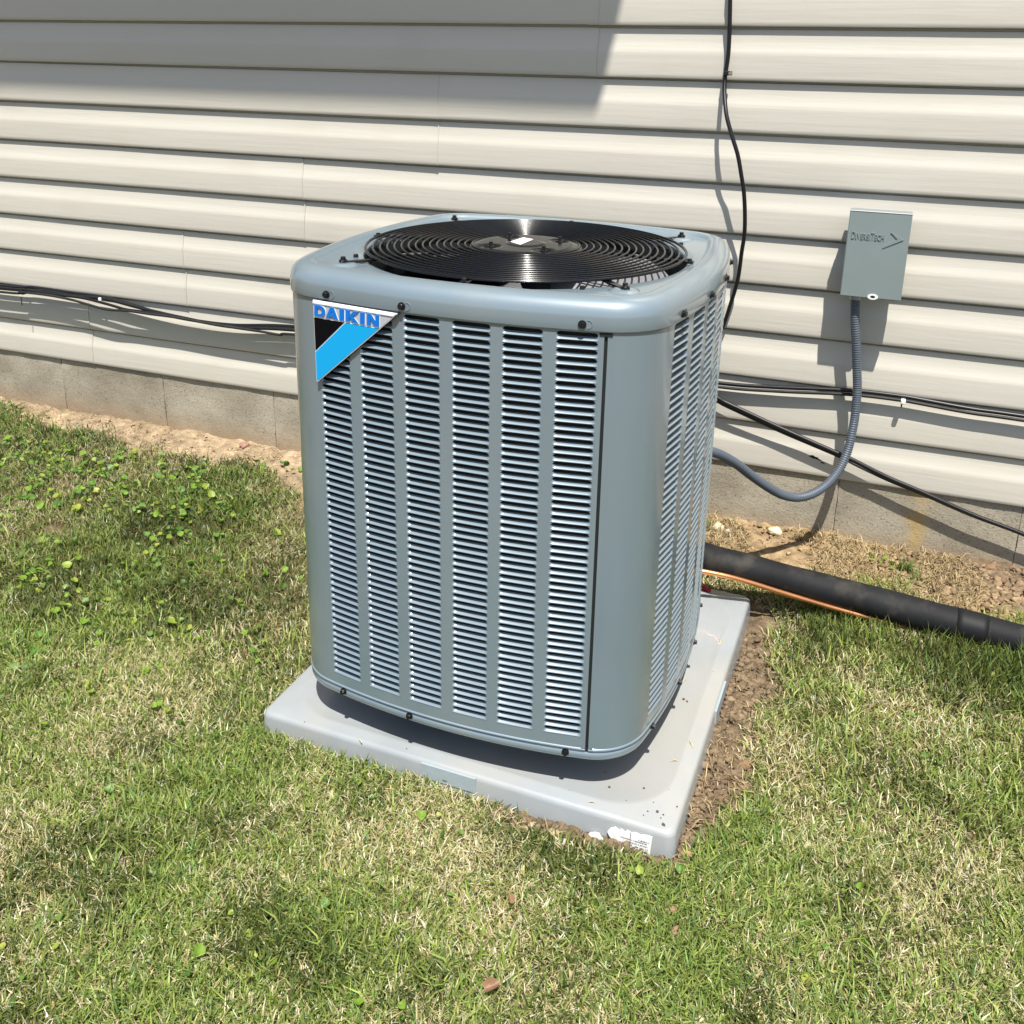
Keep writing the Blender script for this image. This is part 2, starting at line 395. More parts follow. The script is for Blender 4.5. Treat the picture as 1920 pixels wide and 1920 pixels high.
# unseen overhang assumed above the frame at left, sized to shade the upper wall
EX, EZ, ED = .388, 4.02, 1.212
bm = bmesh.new(); box(bm, (EX-3.3, -ED/2+.02, EZ+.012), (6.6, ED, .024)); eave = link('unseen_overhang', bm_mesh('soffit', bm, M['soffit']), house)
bm = bmesh.new(); box(bm, (EX-3.3, -ED+.012, EZ+.115), (6.6, .024, .18)); link('fascia', bm_mesh('fascia', bm, M['soffit']), eave)
bm = bmesh.new(); box(bm, (EX-.014, -ED/2+.02, EZ+.115), (.024, ED-.03, .18)); link('end_board', bm_mesh('end_board', bm, M['soffit']), eave)
bm = bmesh.new(); box(bm, (EX-3.3, .2, EZ+.40), (6.64, 1.8, .03), Matrix.Rotation(rad(18), 3, 'X')); link('shingles', bm_mesh('shingles', bm, M['shingle']), eave)

# ---------------------------------------------------------------- condenser pad
pad = tag(empty('equipment_pad', (PADX, PADY, 0), PADR), 'light grey plastic equipment pad under the air conditioner', 'equipment pad')
def slab():
    bm = bmesh.new(); n = 8; rings = []
    def ring(h, z, rc):
        p = []
        for (cx, cy, a0) in ((h-rc, h-rc, 0), (-h+rc, h-rc, 90), (-h+rc, -h+rc, 180), (h-rc, -h+rc, 270)):
            for k in range(n+1):
                a = rad(a0+90*k/n); p.append(bm.verts.new((cx+rc*math.cos(a), cy+rc*math.sin(a), z)))
        return p
    prof = [(PH+.004, -.03, .020), (PH+.003, .0, .02), (PH, .058, .02), (PH-.0015, .064, .02), (PH-.005, .0685, .02), (PH-.010, .070, .02)]
    for h, z, rc in prof: rings.append(ring(h, z, rc))
    # faint raised rounded-square ridge round the unit
    for h, z, rc in ((.43, .0700, .12), (.427, .0712, .12), (.420, .0712, .12), (.416, .0700, .12)): rings.append(ring(h, z, rc))
    for a, b in zip(rings[:-1], rings[1:]):
        for i in range(len(a)):
            j = (i+1) % len(a); bm.faces.new((a[i], a[j], b[j], b[i]))
    bm.faces.new(rings[-1])
    return bm_mesh('slab', bm, M['pad'], smooth=True)
sb = link('slab', slab(), pad)
md = sb.modifiers.new('edge', 'EDGE_SPLIT'); md.split_angle = rad(60)
def tab(x0, x1, side):
    bm = bmesh.new(); box(bm, ((x0+x1)/2, -PH-.0005, .0485), (x1-x0, .006, .036)); m = bm_mesh('pad_tab', bm, M['tab'], .0015, 2)
    return link('pad_tab', m, pad, (0, 0, 0), (0, 0, side))
tab(-.066, .056, 0)
tab(-.06, .06, rad(90))
def torn_label():
    rr = np.random.default_rng(4)
    # (x along the front face, z) outline of the sticker
    out = [(.4165, .056), (.4140, .010), (.385, .008), (.362, .008), (.352, .012), (.345, .022), (.336, .030), (.331, .040), (.336, .048), (.345, .0535), (.352, .050), (.358, .0535), (.364, .049), (.368, .0545), (.376, .052), (.384, .055), (.395, .053), (.405, .056)]
    n = len(out); V = [(x, -PH-.0046-.003*max(0, (.345-x)/.015), z) for x, z in out]+[(x, -PH-.0024, z) for x, z in out]
    F = [tuple(range(n))[::-1]]+[(i, (i+1) % n, n+(i+1) % n, n+i) for i in range(n)]
    o = link('paper_label', mesh('paper_label', V, F, M['white']), pad)
    bm = bmesh.new()
    for z, x0, x1 in ((.043, .339, .352), (.0405, .392, .410), (.036, .356, .408), (.030, .372, .409), (.0245, .352, .380), (.0235, .386, .409), (.017, .392, .408)):
        x = x0
        while x < x1:
            w = .0008+.0016*rr.random(); hh = .0018+.0012*rr.random()
            box(bm, (x, -PH-.0049, z), (w, .0004, hh)); x += w+.0007+.0016*(rr.random() > .8)
    box(bm, (.3755, -PH-.0049, .034), (.0011, .0004, .040))
    p = link('print', bm_mesh('print', bm, M['ink']), o); p['kind'] = 'stuff'
    # crumpled torn-off corner
    bm = bmesh.new(); bmesh.ops.create_icosphere(bm, subdivisions=3, radius=1)
    for v in bm.verts:
        q = v.co.copy(); f = .75+.6*float(fbm(np.array(q.x*2.3+4), np.array(q.y*2.3+q.z*1.7+8), 3))
        v.co = Vector((.309+q.x*.015*f, -PH-.008+q.y*.006*f, .018+q.z*.013*f))
    link('crumpled_paper', bm_mesh('crumpled_paper', bm, M['paper']), pad)
torn_label()
cap = tag(empty('plastic_cap', (.368, .480, .0705), 1.2), 'small red plastic cap lying at the back edge of the grey pad', 'cap')
bm = bmesh.new(); bmesh.ops.create_cone(bm, cap_ends=True, segments=12, radius1=.006, radius2=.0045, depth=.020, matrix=Matrix.Translation((0, 0, .005)) @ Matrix.Rotation(rad(90), 4, 'X'))
link('cap_body', bm_mesh('cap_body', bm, M['red']), cap)
bm = bmesh.new(); bmesh.ops.create_cone(bm, cap_ends=True, segments=12, radius1=.0075, radius2=.0075, depth=.003, matrix=Matrix.Translation((0, .0115, .0058)) @ Matrix.Rotation(rad(90), 4, 'X'))
link('cap_rim', bm_mesh('cap_rim', bm, M['red']), cap)

# ---------------------------------------------------------------- air conditioner
UA, URS, URC, UTH = .4017, 1.4339, .1129, -.0118
UZA, UZB = .1755, 1.0066
ac = tag(empty('air_conditioner', (0, 0, 0), UTH), 'blue grey outdoor air conditioner with louvred sides and a black fan guard', 'air conditioner')
def plan(off, n=40, nc=18):
    """rounded-square outline, counter-clockwise from the middle of the front; returns closed polyline"""
    a, Rs, rc = UA+off, URS+off, URC+off
    k = a-Rs; q = Rs-rc
    c = (2*k+math.sqrt(4*k*k-8*(k*k-q*q)))/4; t = math.atan2(c, c-k)
    quart = []
    for th in np.linspace(-t, t, n): quart.append((Rs*math.sin(th), -(k+Rs*math.cos(th))))
    for th in np.linspace(t, math.pi/2-t, nc)[1:-1]: quart.append((c+rc*math.sin(th), -(c+rc*math.cos(th))))
    pts = []
    for d in range(4):
        ca, sa = math.cos(d*math.pi/2), math.sin(d*math.pi/2)
        for x, y in quart: pts.append((x*ca-y*sa, x*sa+y*ca))
    return np.array(pts)
P0 = plan(0, 160, 60)
seg = np.r_[0, np.cumsum(np.hypot(*np.diff(np.vstack([P0, P0[:1]]), axis=0).T))]; PER = seg[-1]
PC = np.vstack([P0, P0[:1]])
i0 = np.argmin(np.abs(P0[:160, 0])); s_mid = np.interp(0, P0[:160, 0], seg[:160])
def at(s, off=0.0):
    """point and outward normal on the outline at arc length s from the middle of the front"""
    q = (s+s_mid) % PER; x = np.interp(q, seg, PC[:, 0]); y = np.interp(q, seg, PC[:, 1])
    e = .002; q2 = (q+e) % PER; q1 = (q-e) % PER
    tx = np.interp(q2, seg, PC[:, 0])-np.interp(q1, seg, PC[:, 0]); ty = np.interp(q2, seg, PC[:, 1])-np.interp(q1, seg, PC[:, 1])
    l = math.hypot(tx, ty); n = (ty/l, -tx/l); return np.array((x+n[0]*off, y+n[1]*off)), np.array(n)
def s_of_x(x): return float(np.interp(x, P0[:160, 0], seg[:160]))-s_mid
colx = [(-.2685, -.1955), (-.1745, -.1005), (-.0800, -.0060), (.0150, .0890), (.1080, .1805), (.2005, .2740)]
cols = [(s_of_x(a), s_of_x(b)) for a, b in colx]
cw = float(np.mean([b-a for a, b in cols])); cols = [((a+b)/2-cw/2, (a+b)/2+cw/2) for a, b in cols]
SE = s_of_x(.2922)                               # seam at the right end of the front
Z0L, PITCHL, NL = .2050, .01481, 54
ZTOP = Z0L+NL*PITCHL
def sheet(sv, z0, z1, off=0., nz=1):
    V = []; F = []
    for s in sv:
        p, n = at(s, off)
        for j in range(nz+1): V.append((p[0], p[1], z0+(z1-z0)*j/nz))
    m = nz+1
    for i in range(len(sv)-1):
        for j in range(nz): F.append((i*m+j, (i+1)*m+j, (i+1)*m+j+1, i*m+j+1))
    return V, F
def panel_mesh():
    V = []; F = []
    def add(v, f):
        o = len(V); V.extend(v); F.extend(tuple(i+o for i in q) for q in f)
    sL = SE-PER/4+.0030; sR = SE-.0030
    edges = [sL]+[e for c in cols for e in c]+[sR]
    for i in range(0, len(edges), 2):             # plain strips
        a, b = edges[i], edges[i+1]; add(*sheet(np.linspace(a, b, max(3, int((b-a)/.006))), UZA, UZB+.006))
    for a, b in cols:                             # above and below each louvre column
        # chord edges as straight as the louvres
        add(*sheet(np.array([a, b]), UZA, Z0L)); add(*sheet(np.array([a, b]), ZTOP, UZB+.006))
    # turned-in edges at both seams and a proud bottom lip
    for s in (sL, sR):
        p, n = at(s); add([(p[0], p[1], UZA), (p[0], p[1], UZB), (p[0]-n[0]*.012, p[1]-n[1]*.012, UZB), (p[0]-n[0]*.012, p[1]-n[1]*.012, UZA)], [(0, 1, 2, 3)])
    sv = np.linspace(sL, sR, 70); lv = []
    for s in sv:
        p, n = at(s)
        for (o, z) in ((0, UZA+.004), (.0022, UZA+.0025), (.0024, UZA-.0005), (-.004, UZA-.0012)): lv.append((p[0]+n[0]*o, p[1]+n[1]*o, z))
    add(lv, [(i*4+j, (i+1)*4+j, (i+1)*4+j+1, i*4+j+1) for i in range(len(sv)-1) for j in range(3)])
    m = mesh('louvered_panel', V, F, M['paint'], True); return m
def louver_mesh(w):
    """one pressed louvre: frame cell w x pitch with a round-topped hole and a scooped slat; x across, -y outwards"""
    p = PITCHL; h = w/2; mg = .0012; r = .0072
    hole = [(-h+mg, .0003), (-h+mg, p-.0012-r)]
    for k in range(1, 5): a = math.pi-k*math.pi/2/4; hole.append((-h+mg+r+r*math.cos(a), p-.0012-r+r*math.sin(a)))
    right = [(-x, z) for x, z in hole[::-1]]
    hole = hole+right
    V = []; F = []
    n = len(hole); nh = n//2
    for x, z in hole: V.append((x, 0, z))
    # outer frame
    oi = len(V); V += [(-h, 0, 0), (-h, 0, p), (h, 0, p), (h, 0, 0)]
    for i in range(nh-1):
        F.append((i, i+1, oi+1) if i else (0, 1, oi+1))
    F.append((oi, 0, oi+1)); F.append((nh-1, nh, oi+2, oi+1))
    for i in range(nh, n-1): F.append((i, i+1, oi+2))
    F.append((n-1, oi+3, oi+2)); F.append((0, oi, oi+3, n-1))
    # lip round the hole going inwards
    li = len(V)
    for x, z in hole: V.append((x*.985, .0012, z))
    for i in range(n-1): F.append((i, li+i, li+i+1, i+1))
    # slat, scooped ends
    us = [-h+mg, -h+mg+.0018, -h+.0048, -h+.0085, 0, h-.0085, h-.0048, h-mg-.0018, h-mg]
    dep = [.0, .0026, .0054, .0071, .0074, .0071, .0054, .0026, .0]; hz = [.0092, .0076, .0060, .0050, .0049, .0050, .0060, .0076, .0092]
    si = len(V)
    for u, d, z in zip(us, dep, hz):
        V += [(u, -.0009, .0000), (u, -.0004, .0011), (u, d*.45+.0002, .0011+(z-.0011)*.42), (u, d, z)]
    for i in range(len(us)-1):
        for j in range(3): a = si+i*4+j; F.append((a, a+4, a+5, a+1))
    m = mesh('louver', V, F, M['paint'], False)
    sm = [False]*len(F)
    for i in range(len(F)-3*(len(us)-1), len(F)): sm[i] = True
    m.polygons.foreach_set('use_smooth', sm); return m
def frame_of(s0, s1):
    a, _ = at(s0); b, _ = at(s1); mid = (a+b)/2; ang = math.atan2(b[1]-a[1], b[0]-a[0]); return mid, ang, np.linalg.norm(b-a)
lm = louver_mesh(frame_of(*cols[2])[2])
pm = panel_mesh()
lv_co = np.array([v.co[:] for v in lm.vertices]); lv_f = [tuple(p.vertices) for p in lm.polygons]; lv_s = [p.use_smooth for p in lm.polygons]
def joined_louvers(name, items):
    V = []; F = []; sm = []
    for mid, ang, z in items:
        o = len(V); ca, sa = math.cos(ang), math.sin(ang)
        for x, y, zz in lv_co: V.append((mid[0]+x*ca-y*sa, mid[1]+x*sa+y*ca, z+zz))
        F += [tuple(i+o for i in f) for f in lv_f]; sm += lv_s
    m = mesh(name, V, F, M['paint']); m.polygons.foreach_set('use_smooth', sm); return m
cells = []                                         # (column, row, mid, angle, z)
for ci, (a, b) in enumerate(cols):
    mid, ang, ln = frame_of(a, b)
    for k in range(NL): cells.append((ci, k, mid, ang, Z0L+k*PITCHL))
all_items = [(c[2], c[3], c[4]) for c in cells]
allm = None
for d, nm in enumerate(('front', 'right', 'back', 'left')):
    po = link('louvered_panel', pm, ac, (0, 0, 0), (0, 0, d*math.pi/2))
    if d == 0:
        rest = []
        for ci, k, mid, ang, z in cells:
            if ci == 0 and k >= NL-24: rest.append((mid, ang, z)); continue
            link('louver', lm, po, (mid[0], mid[1], z), (0, 0, ang))
        j = link('louver_rows', joined_louvers('louver_rows', rest), po); j['kind'] = 'stuff'
    else:
        if allm is None: allm = joined_louvers('louver_rows', all_items)
        j = link('louver_rows', allm, po); j['kind'] = 'stuff'
    # seam shadow gap with its black end pieces
    p, n = at(SE); ang = math.atan2(n[1], n[0])
    bm = bmesh.new(); box(bm, (p[0]-n[0]*.006, p[1]-n[1]*.006, (UZA+UZB)/2), (.006, .0066, UZB-UZA-.004), Matrix.Rotation(ang, 3, 'Z'))
    link('seam_strip', bm_mesh('seam_strip', bm, M['dark']), ac, (0, 0, 0), (0, 0, d*math.pi/2))
    for z, hh in ((UZB-.0035, .0085), (UZA+.0010, .0060)):
        bm = bmesh.new(); box(bm, (p[0]-n[0]*.0004, p[1]-n[1]*.0004, z), (.0026, .022, hh), Matrix.Rotation(ang, 3, 'Z'))
        link('seam_notch', bm_mesh('seam_notch', bm, M['dark']), ac, (0, 0, 0), (0, 0, d*math.pi/2))
def loft(name, prof, mt, closed_bottom=False, n=44, nc=20, smooth=True):
    V = []; F = []; L = None
    for off, z in prof:
        q = plan(off, n, nc); L = len(q); V += [(x, y, z) for x, y in q]
    for r in range(len(prof)-1):
        for i in range(L):
            j = (i+1) % L; F.append((r*L+i, r*L+j, (r+1)*L+j, (r+1)*L+i))
    if closed_bottom: F.append(tuple(range(L))[::-1])
    return mesh(name, V, F, mt, smooth)
link('base_pan', loft('base_pan', [(-.02, .1515), (-.006, .1520), (-.001, .1545), (.0002, .158), (.0002, .1735), (-.006, .1742)], M['paint'], True), ac)
coil = link('coil', loft('coil', [(-.034, .176), (-.034, 1.0)], M['coil']), ac)
link('coil_inside', loft('coil_inside', [(-.060, 1.0), (-.060, .176)], M['coil'], False), ac)
bm = bmesh.new(); bmesh.ops.create_cone(bm, cap_ends=True, segments=20, radius1=.05, radius2=.05, depth=.02)
for i, (fx, fy) in enumerate(((-.2, -.19), (.2, -.19), (.2, .2), (-.2, .2))):
    if i == 0: fm = bm_mesh('foot', bm, M['dark'])
    o = link('foot', fm, ac, (fx, fy, .111)); o.scale = (1, 1, 4.1)

HR = .3345                                           # fan opening
def cap_mesh():
    out0 = plan(0, 60, 24); L = len(out0)
    V = []; F = []
    side = [(-.006, 1.0066), (.0028, 1.0062), (.0034, 1.0085), (.0036, 1.020), (.0034, 1.030), (.0020, 1.0390), (-.0015, 1.0475), (-.0075, 1.0545), (-.0155, 1.0595), (-.0240, 1.0618)]
    for off, z in side: V += [(x, y, z) for x, y in plan(off, 60, 24)]
    inner = plan(-.0240, 60, 24); fineP = plan(0, 400, 160)
    NT = 40; ri = []
    for t in np.linspace(0, 1, NT+1)[1:]:
        hole = inner/np.linalg.norm(inner, axis=1)[:, None]*HR
        p = inner*(1-t)+hole*t; ri.append(p)
    for k, p in enumerate(ri):
        d = np.array([np.min(np.hypot(fineP[:, 0]-x, fineP[:, 1]-y)) for x, y in p]); r = np.hypot(p[:, 0], p[:, 1])
        z = 1.0620-.0005*sstep(.02, .04, d)
        z = z-.0090*sstep(.038, .050, d)                               # pressed inner field
        z = z-.0040*(1-sstep(0, .012, r-HR))
        ang = np.degrees(np.arctan2(p[:, 1], p[:, 0]))
        for a0 in (-135, -45, 45, 135):                               # raised mounting bosses in the corners
            bx, by = .388*math.cos(rad(a0+2)), .388*math.sin(rad(a0+2)); z = z+.0050*(1-sstep(.018, .028, np.hypot(p[:, 0]-bx, p[:, 1]-by)))
        V += [(x, y, zz) for (x, y), zz in zip(p, z)]
    hole = ri[-1]
    zl = [v[2] for v in V[-L:]]
    for s, dz in ((.997, -.004), (.994, -.012), (.992, -.060)): V += [(x*s, y*s, zz+dz) for (x, y), zz in zip(hole, zl)]
    R = len(V)//L
    for r in range(R-1):
        for i in range(L):
            j = (i+1) % L; F.append((r*L+i, r*L+j, (r+1)*L+j, (r+1)*L+i))
    return mesh('top_cover', V, F, M['paint'], True)
tc_ = link('top_cover', cap_mesh(), ac)
# venturi ring below the opening
def rev(name, prof, mt, n=64):
    V = []; F = []
    for r, z in prof:
        for i in range(n): a = 2*math.pi*i/n; V.append((r*math.cos(a), r*math.sin(a), z))
    for k in range(len(prof)-1):
        for i in range(n): j = (i+1) % n; F.append((k*n+i, k*n+j, (k+1)*n+j, (k+1)*n+i))
    return mesh(name, V, F, mt, True)
link('fan_shroud', rev('fan_shroud', [(.333, 1.040), (.331, 1.02), (.329, .96), (.336, .945)], M['dark']), ac)
# fan guard
guard = empty('fan_guard', (0, 0, 0), 0, ac)
NR = 16; RO, RI = .3300, .1120
def gz(r): return 1.0625+.0040*(1-(r/RO)**2)
def torus(R, r, z, ns=112, mt=M['black']):
    V = []; F = []; m = 7
    for i in range(ns):
        a = 2*math.pi*i/ns
        for k in range(m):
            b = 2*math.pi*k/m; V.append(((R+r*math.cos(b))*math.cos(a), (R+r*math.cos(b))*math.sin(a), z+r*math.sin(b)))
    for i in range(ns):
        for k in range(m):
            i2 = (i+1) % ns; k2 = (k+1) % m; F.append((i*m+k, i2*m+k, i2*m+k2, i*m+k2))
    return mesh('guard_ring', V, F, mt, True)
for k in range(NR):
    R = RO+(RI-RO)*k/(NR-1); link('guard_ring', torus(R, .0023 if k else .0030, gz(R)), guard)
for k in range(8):
    a = rad(2+45*k); ca, sa = math.cos(a), math.sin(a); long = k % 2 == 1
    re = .345 if not long else .360
    bm = bmesh.new()
    pts = [(.095, gz(.095)-.0045)]+[(r, gz(r)-.0045) for r in np.linspace(.14, .325, 6)]+[(re, gz(RO)-.0050)]
    for off in (-.0045, .0045):
        prev = None
        for i in range(len(pts)-1):
            (r1, z1), (r2, z2) = pts[i], pts[i+1]; mid = Vector(((r1+r2)/2*ca-off*sa, (r1+r2)/2*sa+off*ca, (z1+z2)/2))
            tilt = math.atan2(z2-z1, r2-r1)
            box(bm, mid, (math.hypot(r2-r1, z2-z1)+.001, .0034, .0034), Matrix.Rotation(a, 3, 'Z') @ Matrix.Rotation(-tilt, 3, 'Y'))
    link('guard_spoke', bm_mesh('guard_spoke', bm, M['black']), guard)
    bm = bmesh.new()
    if long:
        box(bm, (.366*ca, .366*sa, 1.0572), (.062, .012, .0042), Matrix.Rotation(a, 3, 'Z'))
        bmesh.ops.create_cone(bm, cap_ends=True, segments=10, radius1=.0085, radius2=.0085, depth=.004, matrix=Matrix.Translation((.390*ca, .390*sa, 1.0605)))
        bmesh.ops.create_cone(bm, cap_ends=True, segments=6, radius1=.0058, radius2=.0050, depth=.007, matrix=Matrix.Translation((.390*ca, .390*sa, 1.065)))
    else:
        box(bm, (.338*ca, .338*sa, 1.0580), (.022, .014, .0050), Matrix.Rotation(a, 3, 'Z'))
        bmesh.ops.create_cone(bm, cap_ends=True, segments=6, radius1=.0055, radius2=.0048, depth=.007, matrix=Matrix.Translation((.341*ca, .341*sa, 1.0615)))
    link('guard_bracket', bm_mesh('guard_bracket', bm, M['black'], .0008, 1), guard)
for k in range(4):                                   # loose screws beside the corner brackets
    a = rad(37+90*k); bm = bmesh.new()
    bmesh.ops.create_cone(bm, cap_ends=True, segments=10, radius1=.0075, radius2=.0070, depth=.0025, matrix=Matrix.Translation((.352*math.cos(a), .352*math.sin(a), 1.0510)))
    bmesh.ops.create_cone(bm, cap_ends=True, segments=6, radius1=.0052, radius2=.0046, depth=.007, matrix=Matrix.Translation((.352*math.cos(a), .352*math.sin(a), 1.0550)))
    link('screw', bm_mesh('screw', bm, M['blackdull']), ac)
# hub plate with four dimples
def hub_mesh():
    V = []; F = []; nr, na = 26, 96
    for i in range(nr+1):
        r = .118*i/nr
        for k in range(na):
            a = 2*math.pi*k/na; x, y = r*math.cos(a), r*math.sin(a)
            z = 1.0665+.0022*(1-sstep(.098, .104, r))
            z += .0016*(1-sstep(.036, .040, r))
            for q in range(4):
                b = rad(47+90*q); dd = math.hypot(x-.080*math.cos(b), y-.080*math.sin(b)); z -= .0062*(1-sstep(.013, .022, dd))
            if r > .113: z -= .004*(r-.113)/.005
            V.append((x, y, float(z)))
    for i in range(nr):
        for k in range(na):
            k2 = (k+1) % na; F.append((i*na+k, i*na+k2, (i+1)*na+k2, (i+1)*na+k))
    return mesh('motor_plate', V, F, mat('motor_plate_paint', (.009, .0085, .007), .16, 0, .35), True)
hub = link('motor_plate', hub_mesh(), guard)
for q in range(4):
    b = rad(47+90*q); bm = bmesh.new()
    bmesh.ops.create_cone(bm, cap_ends=True, segments=6, radius1=.0085, radius2=.0080, depth=.006, matrix=Matrix.Translation((.080*math.cos(b), .080*math.sin(b), 1.0660)))
    bmesh.ops.create_cone(bm, cap_ends=True, segments=10, radius1=.0042, radius2=.0038, depth=.014, matrix=Matrix.Translation((.080*math.cos(b), .080*math.sin(b), 1.0705)))
    link('nut', bm_mesh('nut', bm, M['blackdull']), hub)
lb = [(-.036, .016), (-.029, .072), (-.003, .062), (-.006, -.006)]
lb = [(x+.004, y-.022) for x, y in lb]
V = [(x, y, 1.0708) for x, y in lb]+[(x, y, 1.0699) for x, y in lb]
lo = link('label', mesh('label', V, [(0, 3, 2, 1), (0, 1, 5, 4), (1, 2, 6, 5), (2, 3, 7, 6), (3, 0, 4, 7)], M['white']), hub)
# fan with three aluminium blades
fan = empty('fan', (0, 0, .985), 0, ac)
link('fan_hub', rev('fan_hub', [(0.001, .02), (.05, .02), (.055, .012), (.055, -.05)], M['dark'], 24), fan)
def blade_mesh():
    V = []; F = []; nr, nt_ = 14, 14
    for i in range(nr+1):
        r = .055+.255*i/nr
        for k in range(nt_+1):
            w = -rad(34)+rad(58+14*i/nr)*k/nt_; z = -.045+.075*(k/nt_)+.01*math.sin(math.pi*k/nt_)
            V.append((r*math.cos(w), r*math.sin(w), z))
    for i in range(nr):
        for k in range(nt_): a = i*(nt_+1)+k; F.append((a, a+nt_+1, a+nt_+2, a+1))
    o = len(V); V += [(x, y, z-.002) for x, y, z in V]; F += [tuple(reversed([q+o for q in f])) for f in F]
    return mesh('fan_blade', V, F, M['alu'], True)
blm = blade_mesh()
for k in range(3): link('fan_blade', blm, fan, (0, 0, 0), (0, 0, rad(18+120*k)))
# screws round cover and base
bm = bmesh.new()
bmesh.ops.create_cone(bm, cap_ends=True, segments=14, radius1=.0072, radius2=.0072, depth=.0022, matrix=Matrix.Translation((0, -.0012, 0)) @ Matrix.Rotation(rad(90), 4, 'X'))
bmesh.ops.create_cone(bm, cap_ends=True, segments=6, radius1=.0056, radius2=.0050, depth=.006, matrix=Matrix.Translation((0, -.0046, 0)) @ Matrix.Rotation(rad(90), 4, 'X'))
scm = bm_mesh('screw', bm, M['blackdull'])
bm = bmesh.new()
for k in range(9):
    a = rad(-90+180*k/8); box(bm, (.007+.0068*math.cos(a), 0, .0068*math.sin(a)), (.0012, .0012, .0028), Matrix.Rotation(-a, 3, 'Y'))
slm = bm_mesh('slot_rim', bm, M['paint'])
for d in range(4):
    for x in (-.2425, -.0795, .0830, .2452):
        s = s_of_x(x)+d*PER/4; p, n = at(s, .0035); ang = math.atan2(n[1], n[0])+math.pi/2
        if not (d == 0 and x == .0830):
            o = link('screw', scm, ac, (p[0], p[1], 1.0185), (0, 0, ang)); link('slot_rim', slm, o, (.003, -.0004, .0005))
        p, n = at(s, .0005)
        if not (d == 0 and x == .0830): link('screw', scm, ac, (p[0], p[1], .1665), (0, 0, ang))
# badge
badge = empty('badge', (0, 0, 0), 0, ac)
bp0, bn0 = at(s_of_x(-.2712)); bp1, bn1 = at(s_of_x(-.0835))
tx = np.array([bp1[0]-bp0[0], bp1[1]-bp0[1]]); bw = np.linalg.norm(tx); tx /= bw; bn = np.array([tx[1], -tx[0]])
BZ, BH, BO = 1.0058, .1585, .0095
def bpt(u, v, o=0.): x = bp0+tx*u*bw+bn*(BO+o); return (x[0], x[1], BZ-v*BH)
def plate(name, poly, o0, o1, mt, par, edge=None):
    n = len(poly); V = [bpt(u, v, o1) for u, v in poly]+[bpt(u, v, o0) for u, v in poly]
    m = mesh(name, V, [tuple(range(n))[::-1]]+[tuple(range(n, 2*n))]+[(i, (i+1) % n, n+(i+1) % n, n+i) for i in range(n)], [mt, edge or mt])
    if edge:
        for p in m.polygons[1:]: p.material_index = 1
    m.update(); return link(name, m, par)
plate('badge_plate', [(0, 0), (1, 0), (.975, .03), (.02, 1), (0, 1)], -.0085, 0, M['badge_white'], badge, M['badge_edge'])
plate('white_band', [(.004, .006), (.985, .006), (.953, .040), (.004, .040)], 0, .0022, M['badge_white'], badge)
plate('letter_panel', [(.004, .044), (.950, .044), (.802, .198), (.004, .198)], 0, .0006, M['badge_silver'], badge)
plate('black_triangle', [(.006, .212), (.372, .212), (.006, .618)], 0, .0008, M['badge_black'], badge)
plate('cyan_stripe', [(.388, .212), (.782, .212), (.022, .985), (.006, .985), (.006, .634)], 0, .0008, M['badge_cyan'], badge)
def char_mesh(ch, mt, size, ext, off, shear=0.):
    c = bpy.data.curves.new('letter', 'FONT'); c.body = ch; c.size = size; c.extrude = ext; c.offset = off; c.shear = shear; c.resolution_u = 4
    o = bpy.data.objects.new('tmp', c); C.objects.link(o); dg = bpy.context.evaluated_depsgraph_get()
    m = bpy.data.meshes.new_from_object(o.evaluated_get(dg)); bpy.data.objects.remove(o); bpy.data.curves.remove(c)
    m.name = 'letter'; m.materials.clear(); m.materials.append(mt); return m
Rb = Matrix(((tx[0], 0, bn[0]), (tx[1], 0, bn[1]), (0, 1, 0))).to_4x4()
def arc(cx, cy, rx, ry, a0, a1, n): return [(cx+rx*math.cos(rad(a0+(a1-a0)*k/n)), cy+ry*math.sin(rad(a0+(a1-a0)*k/n))) for k in range(n+1)]
def glyph(ch):
    """polygons in the unit square"""
    if ch == 'I': return [[(0, 0), (0, 1), (1, 1), (1, 0)]]
    if ch == 'N': return [[(0, 0), (0, 1), (.32, 1), (.70, .42), (.70, 1), (1, 1), (1, 0), (.68, 0), (.30, .58), (.30, 0)]]
    if ch == 'K': return [[(0, 0), (0, 1), (.30, 1), (.30, .60), (.61, 1), (1, 1), (.57, .52), (1, 0), (.62, 0), (.30, .43), (.30, 0)]]
    if ch == 'A':
        l = [(0, 0), (.35, 1), (.5, 1), (.5, .70), (.415, .38), (.5, .38), (.5, .19), (.355, .19), (.29, 0)]
        return [l, [(1-x, y) for x, y in l[::-1]]]
    o = [(0, 0), (0, .5), (0, 1), (.25, 1)]+arc(.45, .5, .55, .5, 90, -90, 12)+[(.25, 0)]
    n = [(.29, .21), (.29, .5), (.29, .79), (.36, .79)]+arc(.45, .5, .26, .29, 90, -90, 12)+[(.36, .21)]
    return [[o[k], o[(k+1) % len(o)], n[(k+1) % len(n)], n[k]] for k in range(len(o))]
